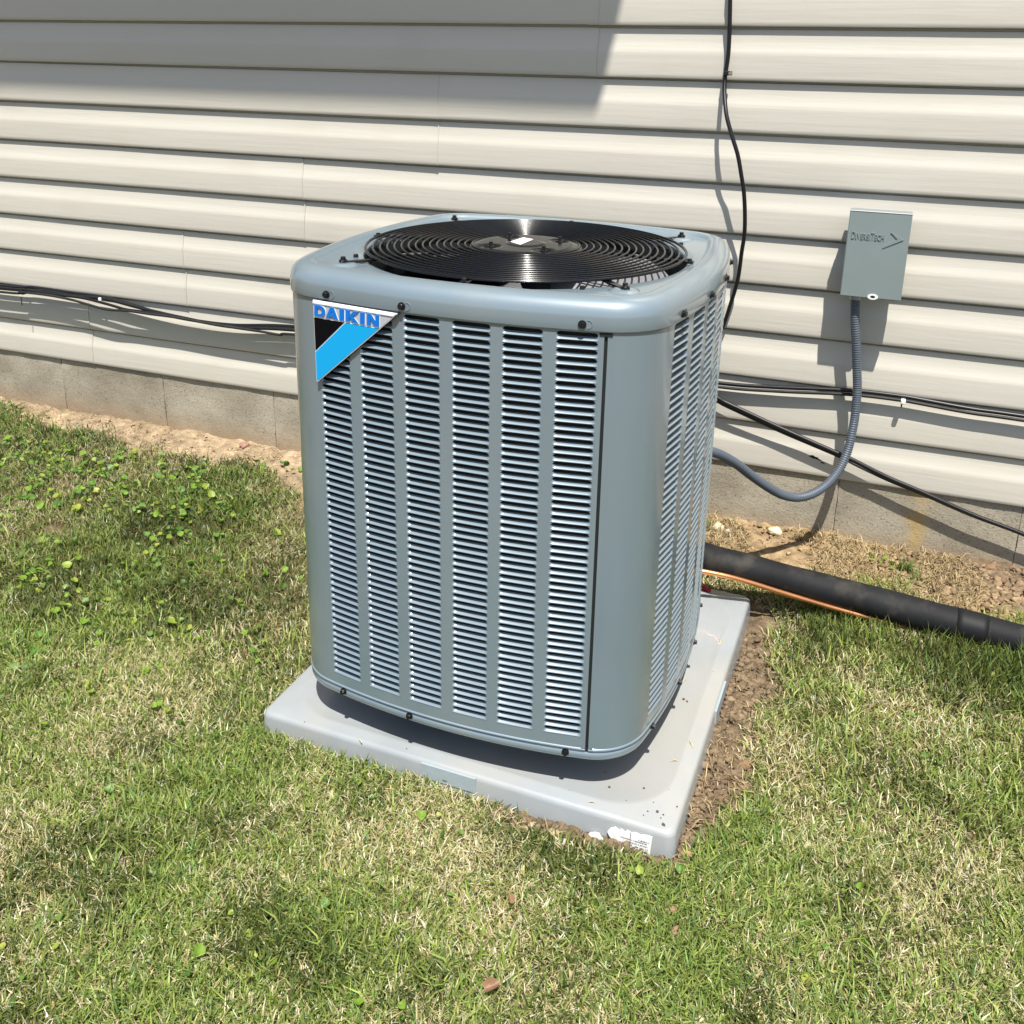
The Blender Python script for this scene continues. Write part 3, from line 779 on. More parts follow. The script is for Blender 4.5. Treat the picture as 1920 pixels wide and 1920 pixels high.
def place_letters(word, spans, v0, v1, par, mt, mt2):
    for ch, (u0, u1) in zip(word, spans):
        for (mm, grow, o, nm) in ((mt2, .0011, .0012, 'letter_rim'), (mt, 0., .0028, 'letter')):
            bmx = bmesh.new(); w, h = (u1-u0)*bw+2*grow, (v1-v0)*BH+2*grow
            for poly in glyph(ch): bmx.faces.new([bmx.verts.new((px*w-grow+.05*(py*h-grow), py*h-grow, 0)) for px, py in poly])
            bmesh.ops.remove_doubles(bmx, verts=bmx.verts[:], dist=1e-5)
            ret = bmesh.ops.extrude_face_region(bmx, geom=bmx.faces[:])
            for g in ret['geom']:
                if isinstance(g, bmesh.types.BMVert): g.co.z -= .0016
            ob = link(nm, bm_mesh(nm, bmx, mm), par); p = bpt(u0, v1, o); ob.matrix_local = Matrix.Translation(p) @ Rb
place_letters('DAIKIN', [(.020, .150), (.160, .305), (.325, .378), (.402, .548), (.570, .622), (.650, .790)], .054, .188, badge, M['badge_blue'], M['badge_white'])

# ---------------------------------------------------------------- disconnect box on the wall
dbx = tag(empty('disconnect_box', (.684, YW, .951), rad(-.4)), 'grey metal disconnect box with embossed lettering and arrow on the siding', 'electrical box')
bm = bmesh.new(); box(bm, (-.004, -.040, -.006), (.126, .080, .190)); link('back_box', bm_mesh('back_box', bm, M['boxpaint'], .002), dbx)
def cover_mesh():
    w, h, t = .154, .227, .0012; bm = bmesh.new()
    # front face leans out a little at the bottom
    def yf(z): return -.0985-.004*(.5-z/h)
    f = [bm.verts.new((sx*w/2, yf(sz*h/2), sz*h/2)) for sx, sz in ((-1, -1), (1, -1), (1, 1), (-1, 1))]
    g = [bm.verts.new((sx*(w/2), -.070 if sz < 0 else -.030, sz*h/2)) for sx, sz in ((-1, -1), (1, -1), (1, 1), (-1, 1))]
    bm.faces.new(f[::-1])
    for i, j in ((1, 2), (2, 3), (3, 0)): bm.faces.new((f[i], f[j], g[j], g[i]))
    lo = [bm.verts.new((sx*w/2, yf(-h/2)+.012, -h/2)) for sx in (-1, 1)]
    bm.faces.new((f[0], f[1], lo[1], lo[0]))
    bmesh.ops.bevel(bm, geom=[e for e in bm.edges if len(e.link_faces) == 2], offset=.0016, segments=2, affect='EDGES')
    m = bm_mesh('cover', bm, M['boxpaint']); return m
cv = link('cover', cover_mesh(), dbx)
md = cv.modifiers.new('thick', 'SOLIDIFY'); md.thickness = .0014; md.offset = -1
bm = bmesh.new(); box(bm, (0, -.080, .1150), (.155, .036, .0022)); link('top_flange', bm_mesh('top_flange', bm, M['boxlight'], .0006, 1), dbx)
bm = bmesh.new(); box(bm, (-.071, -.058, .030), (.004, .022, .030)); link('hinge', bm_mesh('hinge', bm, M['boxpaint'], .001, 1), dbx)
# hasp with its padlock hole
V = []; F = []; n = 20
for r, y in ((.0135, -.105), (.0065, -.105), (.0065, -.101), (.0135, -.101)):
    for i in range(n): a = 2*math.pi*i/n; V.append((.006+r*math.cos(a), y, -.109+.55*r*math.sin(a)))
for k in range(4):
    for i in range(n): j = (i+1) % n; k2 = (k+1) % 4; F.append((k*n+i, k*n+j, k2*n+j, k2*n+i))
link('hasp', mesh('hasp', V, F, M['clip']), dbx)
V = [(.006+.0062*math.cos(2*math.pi*i/n), -.1040, -.109+.0034*math.sin(2*math.pi*i/n)) for i in range(n)]
V += [(x, y+.003, z) for x, y, z in V]
link('hasp_hole', mesh('hasp_hole', V, [tuple(range(n))]+[(i, (i+1) % n, n+(i+1) % n, n+i) for i in range(n)], M['dark']), dbx)
# embossed name and arrow
bmx = bmesh.new(); x = -.0660
for i, ch in enumerate('DiversiTech'):
    cap_ = ch.isupper(); hgt = .0200 if cap_ else .0155
    m = char_mesh(ch.upper(), M['boxpaint'], 1, 0, .0); co = np.array([v.co[:] for v in m.vertices]); lo, hi = co.min(0), co.max(0)
    wd = (hi[0]-lo[0])*.0175*(.70 if not cap_ else .82)
    if ch.upper() == 'I': wd = .0022
    b2 = bmesh.new(); b2.from_mesh(m)
    vm = {}
    for v in b2.verts: vm[v] = bmx.verts.new((x+(v.co.x-lo[0])/(hi[0]-lo[0])*wd, (v.co.y-lo[1])/(hi[1]-lo[1])*hgt, 0))
    for f in b2.faces: bmx.faces.new([vm[v] for v in f.verts])
    b2.free(); bpy.data.meshes.remove(m); x += wd+.0017
for poly in ([(.030, .0230), (.063, .006), (.048, .0062), (.035, .0195)], [(.063, .006), (.014, -.0200), (.018, -.0130), (.048, .0062)]):
    bmx.faces.new([bmx.verts.new((px, py, 0)) for px, py in poly])
ret = bmesh.ops.extrude_face_region(bmx, geom=bmx.faces[:])
for g in ret['geom']:
    if isinstance(g, bmesh.types.BMVert): g.co.z += .0026
bmesh.ops.recalc_face_normals(bmx, faces=bmx.faces[:])
emb = link('embossed_lettering', bm_mesh('embossed_lettering', bmx, M['boxpaint']), dbx, (0, -.0994, .042), (rad(90), 0, 0)); emb['kind'] = 'stuff'

# ---------------------------------------------------------------- conduit
K = [(.645, .862, .830), (.652, .862, .765), (.662, .862, .705), (.675, .865, .613), (.681, .865, .565), (.684, .860, .493), (.682, .850, .446), (.676, .835, .389), (.660, .810, .341), (.634, .775, .307), (.599, .735, .288), (.562, .700, .286), (.524, .655, .307), (.487, .600, .348), (.446, .540, .400), (.413, .470, .455), (.382, .400, .501), (.355, .345, .530)]
cond = tag(empty('flexible_conduit', K[0]), 'ribbed grey flexible conduit looping from the grey wall box to the air conditioner', 'conduit')
KL = [tuple(np.array(p)-np.array(K[0])) for p in K]
link('conduit_tube', tube('conduit_tube', KL, .0115, M['conduit'], 14, .0014, lambda s, u: .0120+.0008*math.sin(2*math.pi*s/.0066)), cond)
bm = bmesh.new(); bmesh.ops.create_cone(bm, cap_ends=True, segments=18, radius1=.0155, radius2=.0165, depth=.026, matrix=Matrix.Translation((0, 0, .006)))
bmesh.ops.create_cone(bm, cap_ends=True, segments=8, radius1=.019, radius2=.019, depth=.010, matrix=Matrix.Translation((0, 0, .016)))
link('conduit_fitting', bm_mesh('conduit_fitting', bm, M['boxlight'], .0008, 1), cond)

# ---------------------------------------------------------------- cables
CAMP = np.array((CX, CY, CZ))
def nearer(P, dy): return [tuple(CAMP+(np.array(p)-CAMP)*((p[1]-dy-CY)/(p[1]-CY))) for p in P]
def cable(pts, r, label, group=None, mt='cable', dz=0, dy=0):
    o = empty('cable', pts[0]); L0 = np.array(pts[0])
    link('cable_jacket', tube('cable_jacket', [tuple(np.array(p)-L0+np.array((0, dy, dz))) for p in pts], r, M[mt], 9, .012), o)
    return tag(o, label, 'cable', group)
ext = lambda P: [(-3.4, P[0][1], P[0][2]-.01)]+P+[(-.7, P[-1][1], P[-1][2]+.01), (.28, P[-1][1], .520)]
def bnd(P): return ext(nearer(P, (.909-P[0][1])*.25+.004))
gl = 'black cables sagging along the left wall'
cable(bnd([(-2.511, .909, .540), (-2.341, .909, .549), (-2.161, .909, .547), (-1.987, .909, .545), (-1.866, .909, .529), (-1.747, .909, .511), (-1.607, .909, .501), (-1.428, .909, .502), (-1.175, .909, .525)]), .0066, 'thick black cable tucked closest under the siding lap left of the unit', gl)
cable(bnd([(-2.504, .900, .531), (-2.292, .900, .543), (-2.147, .900, .539), (-1.980, .900, .541), (-1.821, .900, .524), (-1.637, .900, .508), (-1.422, .900, .498), (-1.170, .900, .518)]), .0062, 'black cable in the middle of the bundle left of the air conditioner', gl)
cable(bnd([(-2.493, .887, .521), (-2.381, .887, .531), (-2.240, .887, .532), (-2.136, .887, .526), (-2.059, .887, .516), (-1.974, .887, .506), (-1.880, .887, .511), (-1.775, .887, .510), (-1.663, .887, .510), (-1.483, .887, .502), (-1.302, .887, .499), (-1.220, .887, .496), (-1.163, .887, .504)]), .0048, 'thin black cable hanging lowest of the bundle left of the unit', gl, 'cablegrey')
cable(bnd([(-2.498, .893, .536), (-2.371, .893, .540), (-2.207, .893, .537), (-2.087, .893, .537), (-1.971, .893, .525), (-1.887, .893, .514), (-1.781, .893, .514), (-1.633, .893, .508), (-1.419, .893, .500), (-1.167, .893, .517)]), .0052, 'thin black cable weaving across the bundle left of the unit', gl)
gr = 'black cables crossing the right wall'
H = [(.0, .912, .520), (.298, .912, .518), (.466, .912, .528), (.664, .912, .546), (.797, .912, .548), (.841, .912, .546), (.979, .912, .537), (1.112, .912, .535), (1.7, .912, .52)]
cable(H, .0060, 'upper black cable running level behind the grey conduit', gr)
cable([(x, y-.006, z-.0105) for x, y, z in H], .0048, 'lower twin of the level black cable behind the conduit', gr, 'cablegrey')
D = [(.10, .905, .535), (.283, .897, .481), (.309, .897, .469), (.405, .897, .436), (.494, .897, .406), (.659, .897, .354), (.688, .897, .345), (.792, .897, .306), (.885, .897, .278), (1.022, .897, .234), (1.163, .897, .198), (1.40, .897, .13), (1.62, .89, .07)]
cable(D, .0064, 'slanting black cable crossing in front of the right foundation', gr)
D2 = [(x, y+.004, z-.0125) for x, y, z in D[:5]]+[(.659, .901, .3445), (.688, .905, .350), (.74, .908, .372), (.80, .915, .43), (.83, .920, .54)]
cable(D[:1]+D2[1:6]+[(.70, .895, .331), (.79, .900, .2975), (.885, .902, .270), (1.022, .902, .228), (1.163, .902, .194), (1.40, .902, .126), (1.62, .895, .066)], .0044, 'thinner black cable right below the slanting one', gr, 'cablegrey')
V_ = [(.235, .907, 2.6), (.236, .907, 1.9), (.235, .907, 1.630), (.237, .909, 1.590), (.241, .910, 1.523), (.243, .912, 1.454), (.2395, .913, 1.399), (.242, .900, 1.359), (.257, .870, 1.297), (.279, .858, 1.240), (.299, .855, 1.191), (.313, .858, 1.136), (.323, .862, 1.091), (.330, .868, 1.033), (.333, .874, .974), (.329, .880, .920), (.324, .890, .842), (.309, .898, .768), (.290, .904, .69), (.26, .905, .62), (.20, .908, .55)]
cable(V_, .0058, 'black cable hanging down the wall from above the frame')
clip = tag(empty('cable_clip', (.2515, .905, 1.403)), 'small metal clip holding the vertical cable to the siding', 'clip')
bm = bmesh.new(); box(bm, (-.004, -.001, 0), (.022, .012, .012)); link('clip_strap', bm_mesh('clip_strap', bm, M['blackdull'], .002), clip)
bm = bmesh.new(); bmesh.ops.create_cone(bm, cap_ends=True, segments=12, radius1=.0052, radius2=.0045, depth=.004, matrix=Matrix.Translation((.003, -.009, 0)) @ Matrix.Rotation(rad(90), 4, 'X')); link('clip_screw', bm_mesh('clip_screw', bm, M['brass']), clip)
for (p, lab) in (((.805, .898, .5375), 'white cable clip on the level cables right of the conduit'), ((-2.0, .893, .5415), 'white cable clip on the cable bundle left of the unit')):
    o = tag(empty('cable_clip', p), lab, 'clip')
    bm = bmesh.new(); box(bm, (0, 0, 0), (.013, .018, .013)); link('clip_body', bm_mesh('clip_body', bm, M['clip'], .003), o)
    bm = bmesh.new(); bmesh.ops.create_cone(bm, cap_ends=True, segments=8, radius1=.002, radius2=.002, depth=.012, matrix=Matrix.Translation((-.003, -.002, -.010))); link('clip_nail', bm_mesh('clip_nail', bm, M['blackdull']), o)
tie = tag(empty('cable_tie', (-2.375, .892, .529)), 'thin black cable tie round the bundle at the left edge', 'cable tie')
bm = bmesh.new(); box(bm, (0, 0, .004), (.004, .026, .022)); link('tie_band', bm_mesh('tie_band', bm, M['cable'], .006, 3), tie)
bm = bmesh.new(); box(bm, (.001, -.016, -.030), (.003, .0015, .034)); link('tie_tail', bm_mesh('tie_tail', bm, M['cable']), tie)

# ---------------------------------------------------------------- refrigerant lines
BPs = [(.06, .37, .33), (.13, .42, .26), (.23, .455, .205), (.368, .466, .176), (.411, .464, .172), (.492, .488, .1545), (.602, .520, .126), (.737, .540, .105), (.870, .550, .088), (.999, .553, .077), (1.148, .553, .066), (1.361, .550, .055), (1.9, .54, .05)]
pl = tag(empty('insulated_pipe', BPs[3]), 'thick black foam insulated pipe running right from the air conditioner', 'pipe')
B0 = np.array(BPs[3])
link('foam_sleeve', tube('foam_sleeve', [tuple(np.array(p)-B0) for p in BPs], .0435, M['foam'], 28, .012, lambda s, u: .0390+.0012*math.sin(s*9)+.0008*math.sin(s*31)), pl)
link('tape_wrap', tube('tape_wrap', [tuple(np.array(p)-B0) for p in ((.985, .5525, .0784), (1.02, .553, .0752), (1.060, .553, .0722))], .0462, M['tape'], 28, .012, lambda s, u: .0408-.0012*abs(2*u-1)**6), pl)
CPs = [(.24, .36, .20), (.30, .385, .178), (.339, .400, .170), (.363, .405, .168), (.422, .420, .159), (.486, .440, .142), (.567, .465, .117), (.689, .500, .083), (.796, .525, .060), (.902, .550, .041), (1.006, .562, .030), (1.3, .57, .02)]
cp = tag(empty('copper_pipe', CPs[2]), 'thin bare copper pipe running just in front of the black insulated pipe', 'pipe')
link('copper_tube', tube('copper_tube', [tuple(np.array(p)-np.array(CPs[2])) for p in CPs], .0068, M['copper'], 14, .012), cp)

# ---------------------------------------------------------------- soil clods, stones
def ico(sub):
    bm = bmesh.new(); bmesh.ops.create_icosphere(bm, subdivisions=sub, radius=1); V = np.array([v.co[:] for v in bm.verts]); F = np.array([[v.index for v in f.verts] for f in bm.faces]); bm.free(); return V, F
I2, F2 = ico(2); I3, F3 = ico(3)
def lump(V, seed, amt=.55):
    s = seed*3.7
    f = 1+amt*(fbm(V[:, 0]*1.6+s, V[:, 1]*1.6+V[:, 2]*1.1+s*1.3, 3)-.5)*2+.25*amt*(fbm(V[:, 0]*5+s, V[:, 2]*5+V[:, 1]*3, 2)-.5)*2
    return V*f[:, None]
cx_, cy_, cs_ = [], [], []
def scatter(n, fx, fy, smin, smax, pw=2.4):
    x = fx(RNG.random(n)); y = fy(RNG.random(n)); s = smin+(smax-smin)*RNG.random(n)**pw
    cx_.append(x); cy_.append(y); cs_.append(s)
scatter(5200, lambda u: .474+.15*u, lambda u: -.42+.84*u, .0012, .0095, 4.5)
scatter(1100, lambda u: .10+.42*u, lambda u: -.475+.07*u, .0012, .010, 3.5)
scatter(2600, lambda u: .80+.6*u, lambda u: .64+.27*u, .0013, .012, 4.5)
scatter(500, lambda u: .3+.8*u, lambda u: .62+.30*u, .002, .007)
scatter(700, lambda u: -2.6+2.0*u, lambda u: .68+.24*u, .0018, .006, 3.5)
scatter(350, lambda u: -.80+.30*u, lambda u: -.25+.7*u, .002, .008)
scatter(250, lambda u: -1.9+1.0*u, lambda u: .1+.55*u, .002, .006)
x = np.concatenate(cx_); y = np.concatenate(cy_); s = np.concatenate(cs_)
keep = (pad_dist(x, y) > .004)*(bare(x, y) > .35)*(y < YW-.004); x, y, s = x[keep], y[keep], s[keep]
z = G(x, y)
LV = [np.sign(q)*np.abs(q)**.8*1. for q in [lump(I2, k, 1.25) for k in range(12)]]
nV = len(I2); VV = np.empty((len(x)*nV, 3)); TT = np.empty((len(x)*len(F2), 3), int); CC = np.empty((len(x)*nV, 3))
brn = soil_col(x, y)
for i in range(len(x)):
    a = RNG.random()*6.28; ca, sa = math.cos(a), math.sin(a); b = LV[i % 12]*s[i]*np.array((1, .75+.4*RNG.random(), .55+.3*RNG.random()))
    q = np.stack([b[:, 0]*ca-b[:, 1]*sa+x[i], b[:, 0]*sa+b[:, 1]*ca+y[i], b[:, 2]+z[i]+s[i]*.25], 1)
    VV[i*nV:(i+1)*nV] = q; TT[i*len(F2):(i+1)*len(F2)] = F2+i*nV; CC[i*nV:(i+1)*nV] = np.clip(brn[i]*(.70+.75*RNG.random()), 0, .7)
tag(link('soil_clods', big_mesh('soil_clods', VV, TT, M['clod'], CC)), 'crumbled brown soil clods along the pad and wall', None, kind='stuff')
STN = [  # x, y, size, colour, label
 (.502, .874, .022, (.60, .50, .33), 'pale tan stone on bare soil behind the black pipe'),
 (.336, .853, .020, (.50, .46, .30), 'flat yellowish stone by the foundation just right of the unit'),
 (.366, .840, .011, (.60, .58, .55), 'small whitish stone touching the black pipe near the unit'),
 (.268, -.449, .011, (.62, .56, .47), 'pale pebble at the foot of the pad left of the torn label'),
 (.240, -.441, .014, (.42, .29, .18), 'brown stone against the front of the grey pad'),
 (.196, -.432, .010, (.44, .31, .21), 'small brown stone farthest left along the pad front'),
 (-1.405, .895, .020, (.30, .17, .12), 'reddish brick chip at the foot of the left foundation'),
 (.572, -.707, .011, (.55, .44, .30), 'tan pebble in the grass at the bottom right'),
 (.366, -.522, .013, (.40, .27, .18), 'brown stone in the grass below the torn label'),
 (.390, -.570, .011, (.26, .17, .11), 'dark brown clod in the grass below the pad corner'),
 (.484, -.523, .012, (.24, .15, .10), 'round dark clod in the grass right below the pad corner'),
 (.502, -.568, .014, (.27, .16, .11), 'reddish clod in the grass lowest below the pad corner'),
 (.490, -.398, .013, (.33, .21, .12), 'brown lump of soil at the front corner of the pad'),
 (.553, -.099, .015, (.20, .125, .066), 'large brown clod in the bare strip right of the pad'),
 (.560, -.165, .014, (.22, .14, .08), 'light brown clod lowest in the bare strip right of the pad'),
 (1.094, .880, .018, (.20, .125, .07), 'brown clod on the bare soil at the far right wall'),
 (1.119, .830, .015, (.17, .105, .06), 'dark clod on bare soil above the black pipe at right'),
 (1.106, .500, .012, (.66, .62, .56), 'whitish stone in the grass under the black pipe at right'),
]
for i, (x, y, sz, c, lab) in enumerate(STN):
    V = lump(I3, i+20, .42)*np.array((1, .8, .6))*sz; m = big_mesh('stone', V, F3, M['stone'], np.tile(np.array(c), (len(V), 1)), True)
    o = link('stone', m, None, (x, y, float(G(x, y))+sz*.30), (0, 0, i*1.3)); tag(o, lab, 'stone' if 'clod' not in lab and 'lump' not in lab and 'chip' not in lab else ('brick chip' if 'chip' in lab else 'clod'))
STR = []
for i, (x, y, a, l) in enumerate(((.445, -.150, 2.2, .022), (.425, -.215, .3, .016), (.39, .06, 1.2, .018), (.30, -.39, .2, .014), (-.2, -.40, 2.6, .013), (.44, .25, 1.9, .02))):
    STR.append((x, y, a, l))
# specks of dirt on the pad
sp = [(.441, -.395, .0045), (.320, -.337, .0035), (.401, -.009, .004), (.410, -.013, .003), (.384, -.315, .0025), (.422, -.367, .0035), (.405, -.372, .002), (.435, -.37, .002), (.36, -.36, .0015), (.445, -.146, .002), (.432, -.38, .0018), (.40, -.385, .0016), (.41, -.345, .0015), (.30, -.30, .0015), (.43, -.30, .0015), (.445, .12, .0015), (.25, -.375, .0014), (.10, -.37, .0014), (-.10, -.385, .0016), (-.34, -.39, .0014), (.455, -.34, .002)]
VV = []; TT = []; CC = []
V = []; F = []
for x, y, a, l in STR:
    o = len(V); ca, sa = math.cos(a), math.sin(a)
    for u, w, z in ((-1, -.0011, .0712), (-1, .0011, .0712), (0, .0013, .0745), (0, -.0013, .0745), (1, 0, .0715)): V.append((x+ca*u*l/2-sa*w, y+sa*u*l/2+ca*w, z))
    F += [(o, o+3, o+2), (o, o+2, o+1), (o+3, o+4, o+2)]
tag(link('grass_clippings', big_mesh('grass_clippings', np.array(V), np.array(F), M['straw'], np.tile((.50, .40, .20), (len(V), 1)))), 'few dry grass clippings lying on the grey pad', None, kind='stuff')
for i, (x, y, q) in enumerate(sp):
    q *= .75; b = LV[i % 8]*q*np.array((1, .8, .6)); TT.append(F2+len(VV)*nV); VV.append(b+np.array((x, y, .0705+q*.4))); CC.append(np.tile((.09, .065, .045), (nV, 1)))
tag(link('dirt_specks', big_mesh('dirt_specks', np.concatenate(VV), np.concatenate(TT), M['clod'], np.concatenate(CC))), 'dark dirt specks scattered on the grey pad', None, kind='stuff')

# ---------------------------------------------------------------- grass, straw
def blades(x, y, L, w, lean, az, twist, base_c, tip_c, zoff=0.):
    n = len(x); z = G(x, y)+zoff-.003
    dx, dy = np.cos(az), np.sin(az); px, py = -np.sin(az+twist), np.cos(az+twist)
    h1 = L*.5*np.cos(lean*.55); d1 = L*.5*np.sin(lean*.55); h2 = h1+L*.5*np.cos(lean*1.35); d2 = d1+L*.5*np.sin(lean*1.35)
    V = np.empty((n, 5, 3))
    V[:, 0] = np.stack([x-px*w/2, y-py*w/2, z], 1); V[:, 1] = np.stack([x+px*w/2, y+py*w/2, z], 1)
    V[:, 2] = np.stack([x+dx*d1-px*w*.46, y+dy*d1-py*w*.46, z+h1], 1); V[:, 3] = np.stack([x+dx*d1+px*w*.46, y+dy*d1+py*w*.46, z+h1], 1)
    V[:, 4] = np.stack([x+dx*d2, y+dy*d2, z+h2], 1)
    o = (np.arange(n)*5)[:, None, None]; T = (np.array([[0, 1, 3], [0, 3, 2], [2, 3, 4]])[None]+o).reshape(-1, 3)
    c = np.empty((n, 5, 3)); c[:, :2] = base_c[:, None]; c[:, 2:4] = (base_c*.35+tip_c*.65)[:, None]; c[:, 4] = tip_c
    return V.reshape(-1, 3), T, c.reshape(-1, 3)
def pick(n, x0, x1, y0, y1): return x0+(x1-x0)*RNG.random(n), y0+(y1-y0)*RNG.random(n)
def turf(n, x0, x1, y0, y1):
    x, y = pick(n, x0, x1, y0, y1); n1 = fbm(x*2.3+11, y*2.3+4, 4); n2 = fbm(x*9+1, y*9+8, 3); b = bare(x, y)
    dens = (1-b)*(.50+.9*n2)
    dens = np.where((x < -.55)*(y > -.1), dens*.82, dens)
    k = (RNG.random(n) < dens)*(pad_dist(x, y) > .006)*(y < YW-.01); x, y, n1, n2 = x[k], y[k], n1[k], n2[k]; n = len(x)
    lush = sstep(.45, .8, x)*sstep(-.25, .15, y)*.75+.85*np.exp(-(((x+.05)/.22)**2+((y+.80)/.09)**2))+.5*np.exp(-(((x+.55)/.3)**2+((y+.75)/.2)**2))+.35*np.exp(-(((x-.62)/.10)**2+((y+.42)/.10)**2))
    weedy = (1-sstep(-1.0, -.45, x))*sstep(-.25, .1, y)
    dry = np.clip(.52+2.1*(n1-.5)+.7*(n2-.5)-.50*lush-.22*weedy, .06, .86)
    isdry = RNG.random(n) < dry
    tall = sstep(.42, .62, n2)*sstep(.40, .60, 1-n1)
    under = np.exp(-(((y-.42-.02*x)/.10)**2))*sstep(.50, .68, x)
    L = (.019+.025*RNG.random(n)+.014*tall*RNG.random(n)+.014*lush*RNG.random(n))*(1+.9*under*(~isdry))
    L = np.where(isdry, L*.88, L)
    w = .0021+.0020*RNG.random(n)*(1+.5*tall); w = np.where(isdry, w*.85, w)
    lean = .25+1.05*RNG.random(n); lean = np.where(isdry, .45+.95*RNG.random(n), lean); lean = lean*(1-.45*under)
    az = RNG.random(n)*6.283; tw = (RNG.random(n)-.5)*2.4
    g1 = np.array([.085, .155, .024]); g2 = np.array([.290, .380, .074]); g3 = np.array([.440, .460, .135]); t = RNG.random((n, 1)); tt = RNG.random((n, 1))
    green = g1*(1-t)+g2*t; green = green*(1-.5*tt**2)+g3*.5*tt**2
    blu = (RNG.random((n, 1)) < .12); green = np.where(blu, green*np.array([.72, .95, 1.3]), green)
    d1 = np.array([.62, .53, .29]); d2 = np.array([.45, .37, .17]); d3 = np.array([.74, .68, .47]); d4 = np.array([.42, .43, .145])
    dc = d1*(1-t)+d2*t; dc = np.where(tt > .75, d3, dc); dc = np.where(tt < .22, d4, dc)
    c = np.where(isdry[:, None], dc, green)*(.70+.52*RNG.random((n, 1)))*(1-.48*sstep(.50, .62, fbm(x*6+40, y*6+3, 3))[:, None]*(~isdry)[:, None])
    wd = weedy[:, None]; c = c*(1-.26*wd)
    base = c*.50+np.array([.018, .017, .006])  # blade roots darkened in the colour to deepen the shaded gaps
    return blades(x, y, L, w, lean, az, tw, base, c)
def tall(n, x0, x1, y0, y1):
    x, y = pick(n, x0, x1, y0, y1); n2 = fbm(x*4+61, y*4+8, 3); k = (RNG.random(n) < sstep(.42, .68, n2)+.10)*(bare(x, y) < .2)*(pad_dist(x, y) > .02)*(y < .8); x, y = x[k], y[k]; n = len(x)
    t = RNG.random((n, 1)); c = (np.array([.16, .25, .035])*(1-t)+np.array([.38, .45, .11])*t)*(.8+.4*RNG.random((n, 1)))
    return blades(x, y, .036+.036*RNG.random(n)**1.5, .0026+.0022*RNG.random(n), .25+.95*RNG.random(n), RNG.random(n)*6.283, (RNG.random(n)-.5)*2.4, c*.5, c)  # tall blades get the same shade painted into their roots
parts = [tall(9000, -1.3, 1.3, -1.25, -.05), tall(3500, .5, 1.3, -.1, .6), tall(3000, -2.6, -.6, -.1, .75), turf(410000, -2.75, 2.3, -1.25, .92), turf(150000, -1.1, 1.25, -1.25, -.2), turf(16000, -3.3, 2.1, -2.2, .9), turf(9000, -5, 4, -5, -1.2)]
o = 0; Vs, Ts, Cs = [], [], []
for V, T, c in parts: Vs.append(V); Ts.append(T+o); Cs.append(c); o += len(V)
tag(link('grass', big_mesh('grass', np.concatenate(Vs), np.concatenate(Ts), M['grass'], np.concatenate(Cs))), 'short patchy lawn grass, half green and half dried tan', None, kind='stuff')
def straw(n, x0, x1, y0, y1, lo, hi, need_bare):
    x, y = pick(n, x0, x1, y0, y1); b = bare(x, y); nn = fbm(x*6+5, y*6+2, 3)
    k = (pad_dist(x, y) > .010)*(y < YW-.012)*((b > .3) if need_bare else (RNG.random(n) < .4+nn))*(nn > .46*need_bare); x, y = x[k], y[k]; n = len(x)
    L = lo+(hi-lo)*RNG.random(n)**1.6; w = .0012+.0018*RNG.random(n); az = RNG.random(n)*6.283
    t = RNG.random((n, 1)); c = (np.array([.44, .35, .19])*(1-t)+np.array([.20, .135, .065])*t)*(.7+.6*RNG.random((n, 1)))
    return blades(x, y, L, w, 1.10+.5*RNG.random(n), az, (RNG.random(n)-.5)*1.0, c*.8, c, .005)
parts = [straw(11000, .28, 1.35, .52, .92, .012, .060, True), straw(1500, .46, .64, -.42, .62, .012, .05, True), straw(9000, -2.6, 1.3, -1.2, .6, .008, .028, False), straw(3500, -1.5, -.5, -.3, .85, .01, .045, True), straw(2200, -2.7, -.5, .6, .92, .006, .02, True), straw(700, .05, .55, -.48, -.38, .01, .03, True)]
o = 0; Vs, Ts, Cs = [], [], []
for V, T, c in parts: Vs.append(V); Ts.append(T+o); Cs.append(c); o += len(V)
tag(link('straw_litter', big_mesh('straw_litter', np.concatenate(Vs), np.concatenate(Ts), M['straw'], np.concatenate(Cs))), 'dry straw and clippings on the bare soil by the wall', None, kind='stuff')

# ---------------------------------------------------------------- weeds
def leaf_mesh(seed):
    rr = np.random.default_rng(seed); n = 14; V = [(0, 0, .0)]; F = []
    w = .85+.3*rr.random(); fold = .25+.40*rr.random()
    out = []
    for i in range(n):
        a = 2*math.pi*i/n; r = 1.0
        x = math.cos(a)*.52; y = math.sin(a)*.47*w
        notch = .22*math.exp(-((a-math.pi)/.45)**2); x += notch
        if abs(a) < .3 or a > 6.0: x += .10
        out.append((x+.5, y))
    V = [(.45, 0, -.02)]+[(x, y, fold*abs(y)+.05*math.sin(5*x+seed)+.04*rr.random()) for x, y in out]
    V += [(.45+(x-.45)*.55, y*.55, fold*abs(y)*.5) for x, y in out]
    for i in range(n):
        j = (i+1) % n; F.append((0, 1+n+i, 1+n+j)); F.append((1+n+i, 1+i, 1+j, 1+n+j))
    return V, F
def tint_obj_mesh(name, V, F, mt, col):
    m = mesh(name, V, F, mt, True); a = m.color_attributes.new('tint', 'FLOAT_COLOR', 'POINT')
    a.data.foreach_set('color', np.tile(np.array((*col, 1.), dtype=np.float32), len(V))); return m
LM = []
for k, c in enumerate(((.19, .31, .035), (.12, .23, .035), (.28, .36, .055), (.075, .16, .030), (.36, .39, .07), (.15, .26, .06))):
    LM.append(tint_obj_mesh('leaf', *leaf_mesh(k), M['leaf'], c))
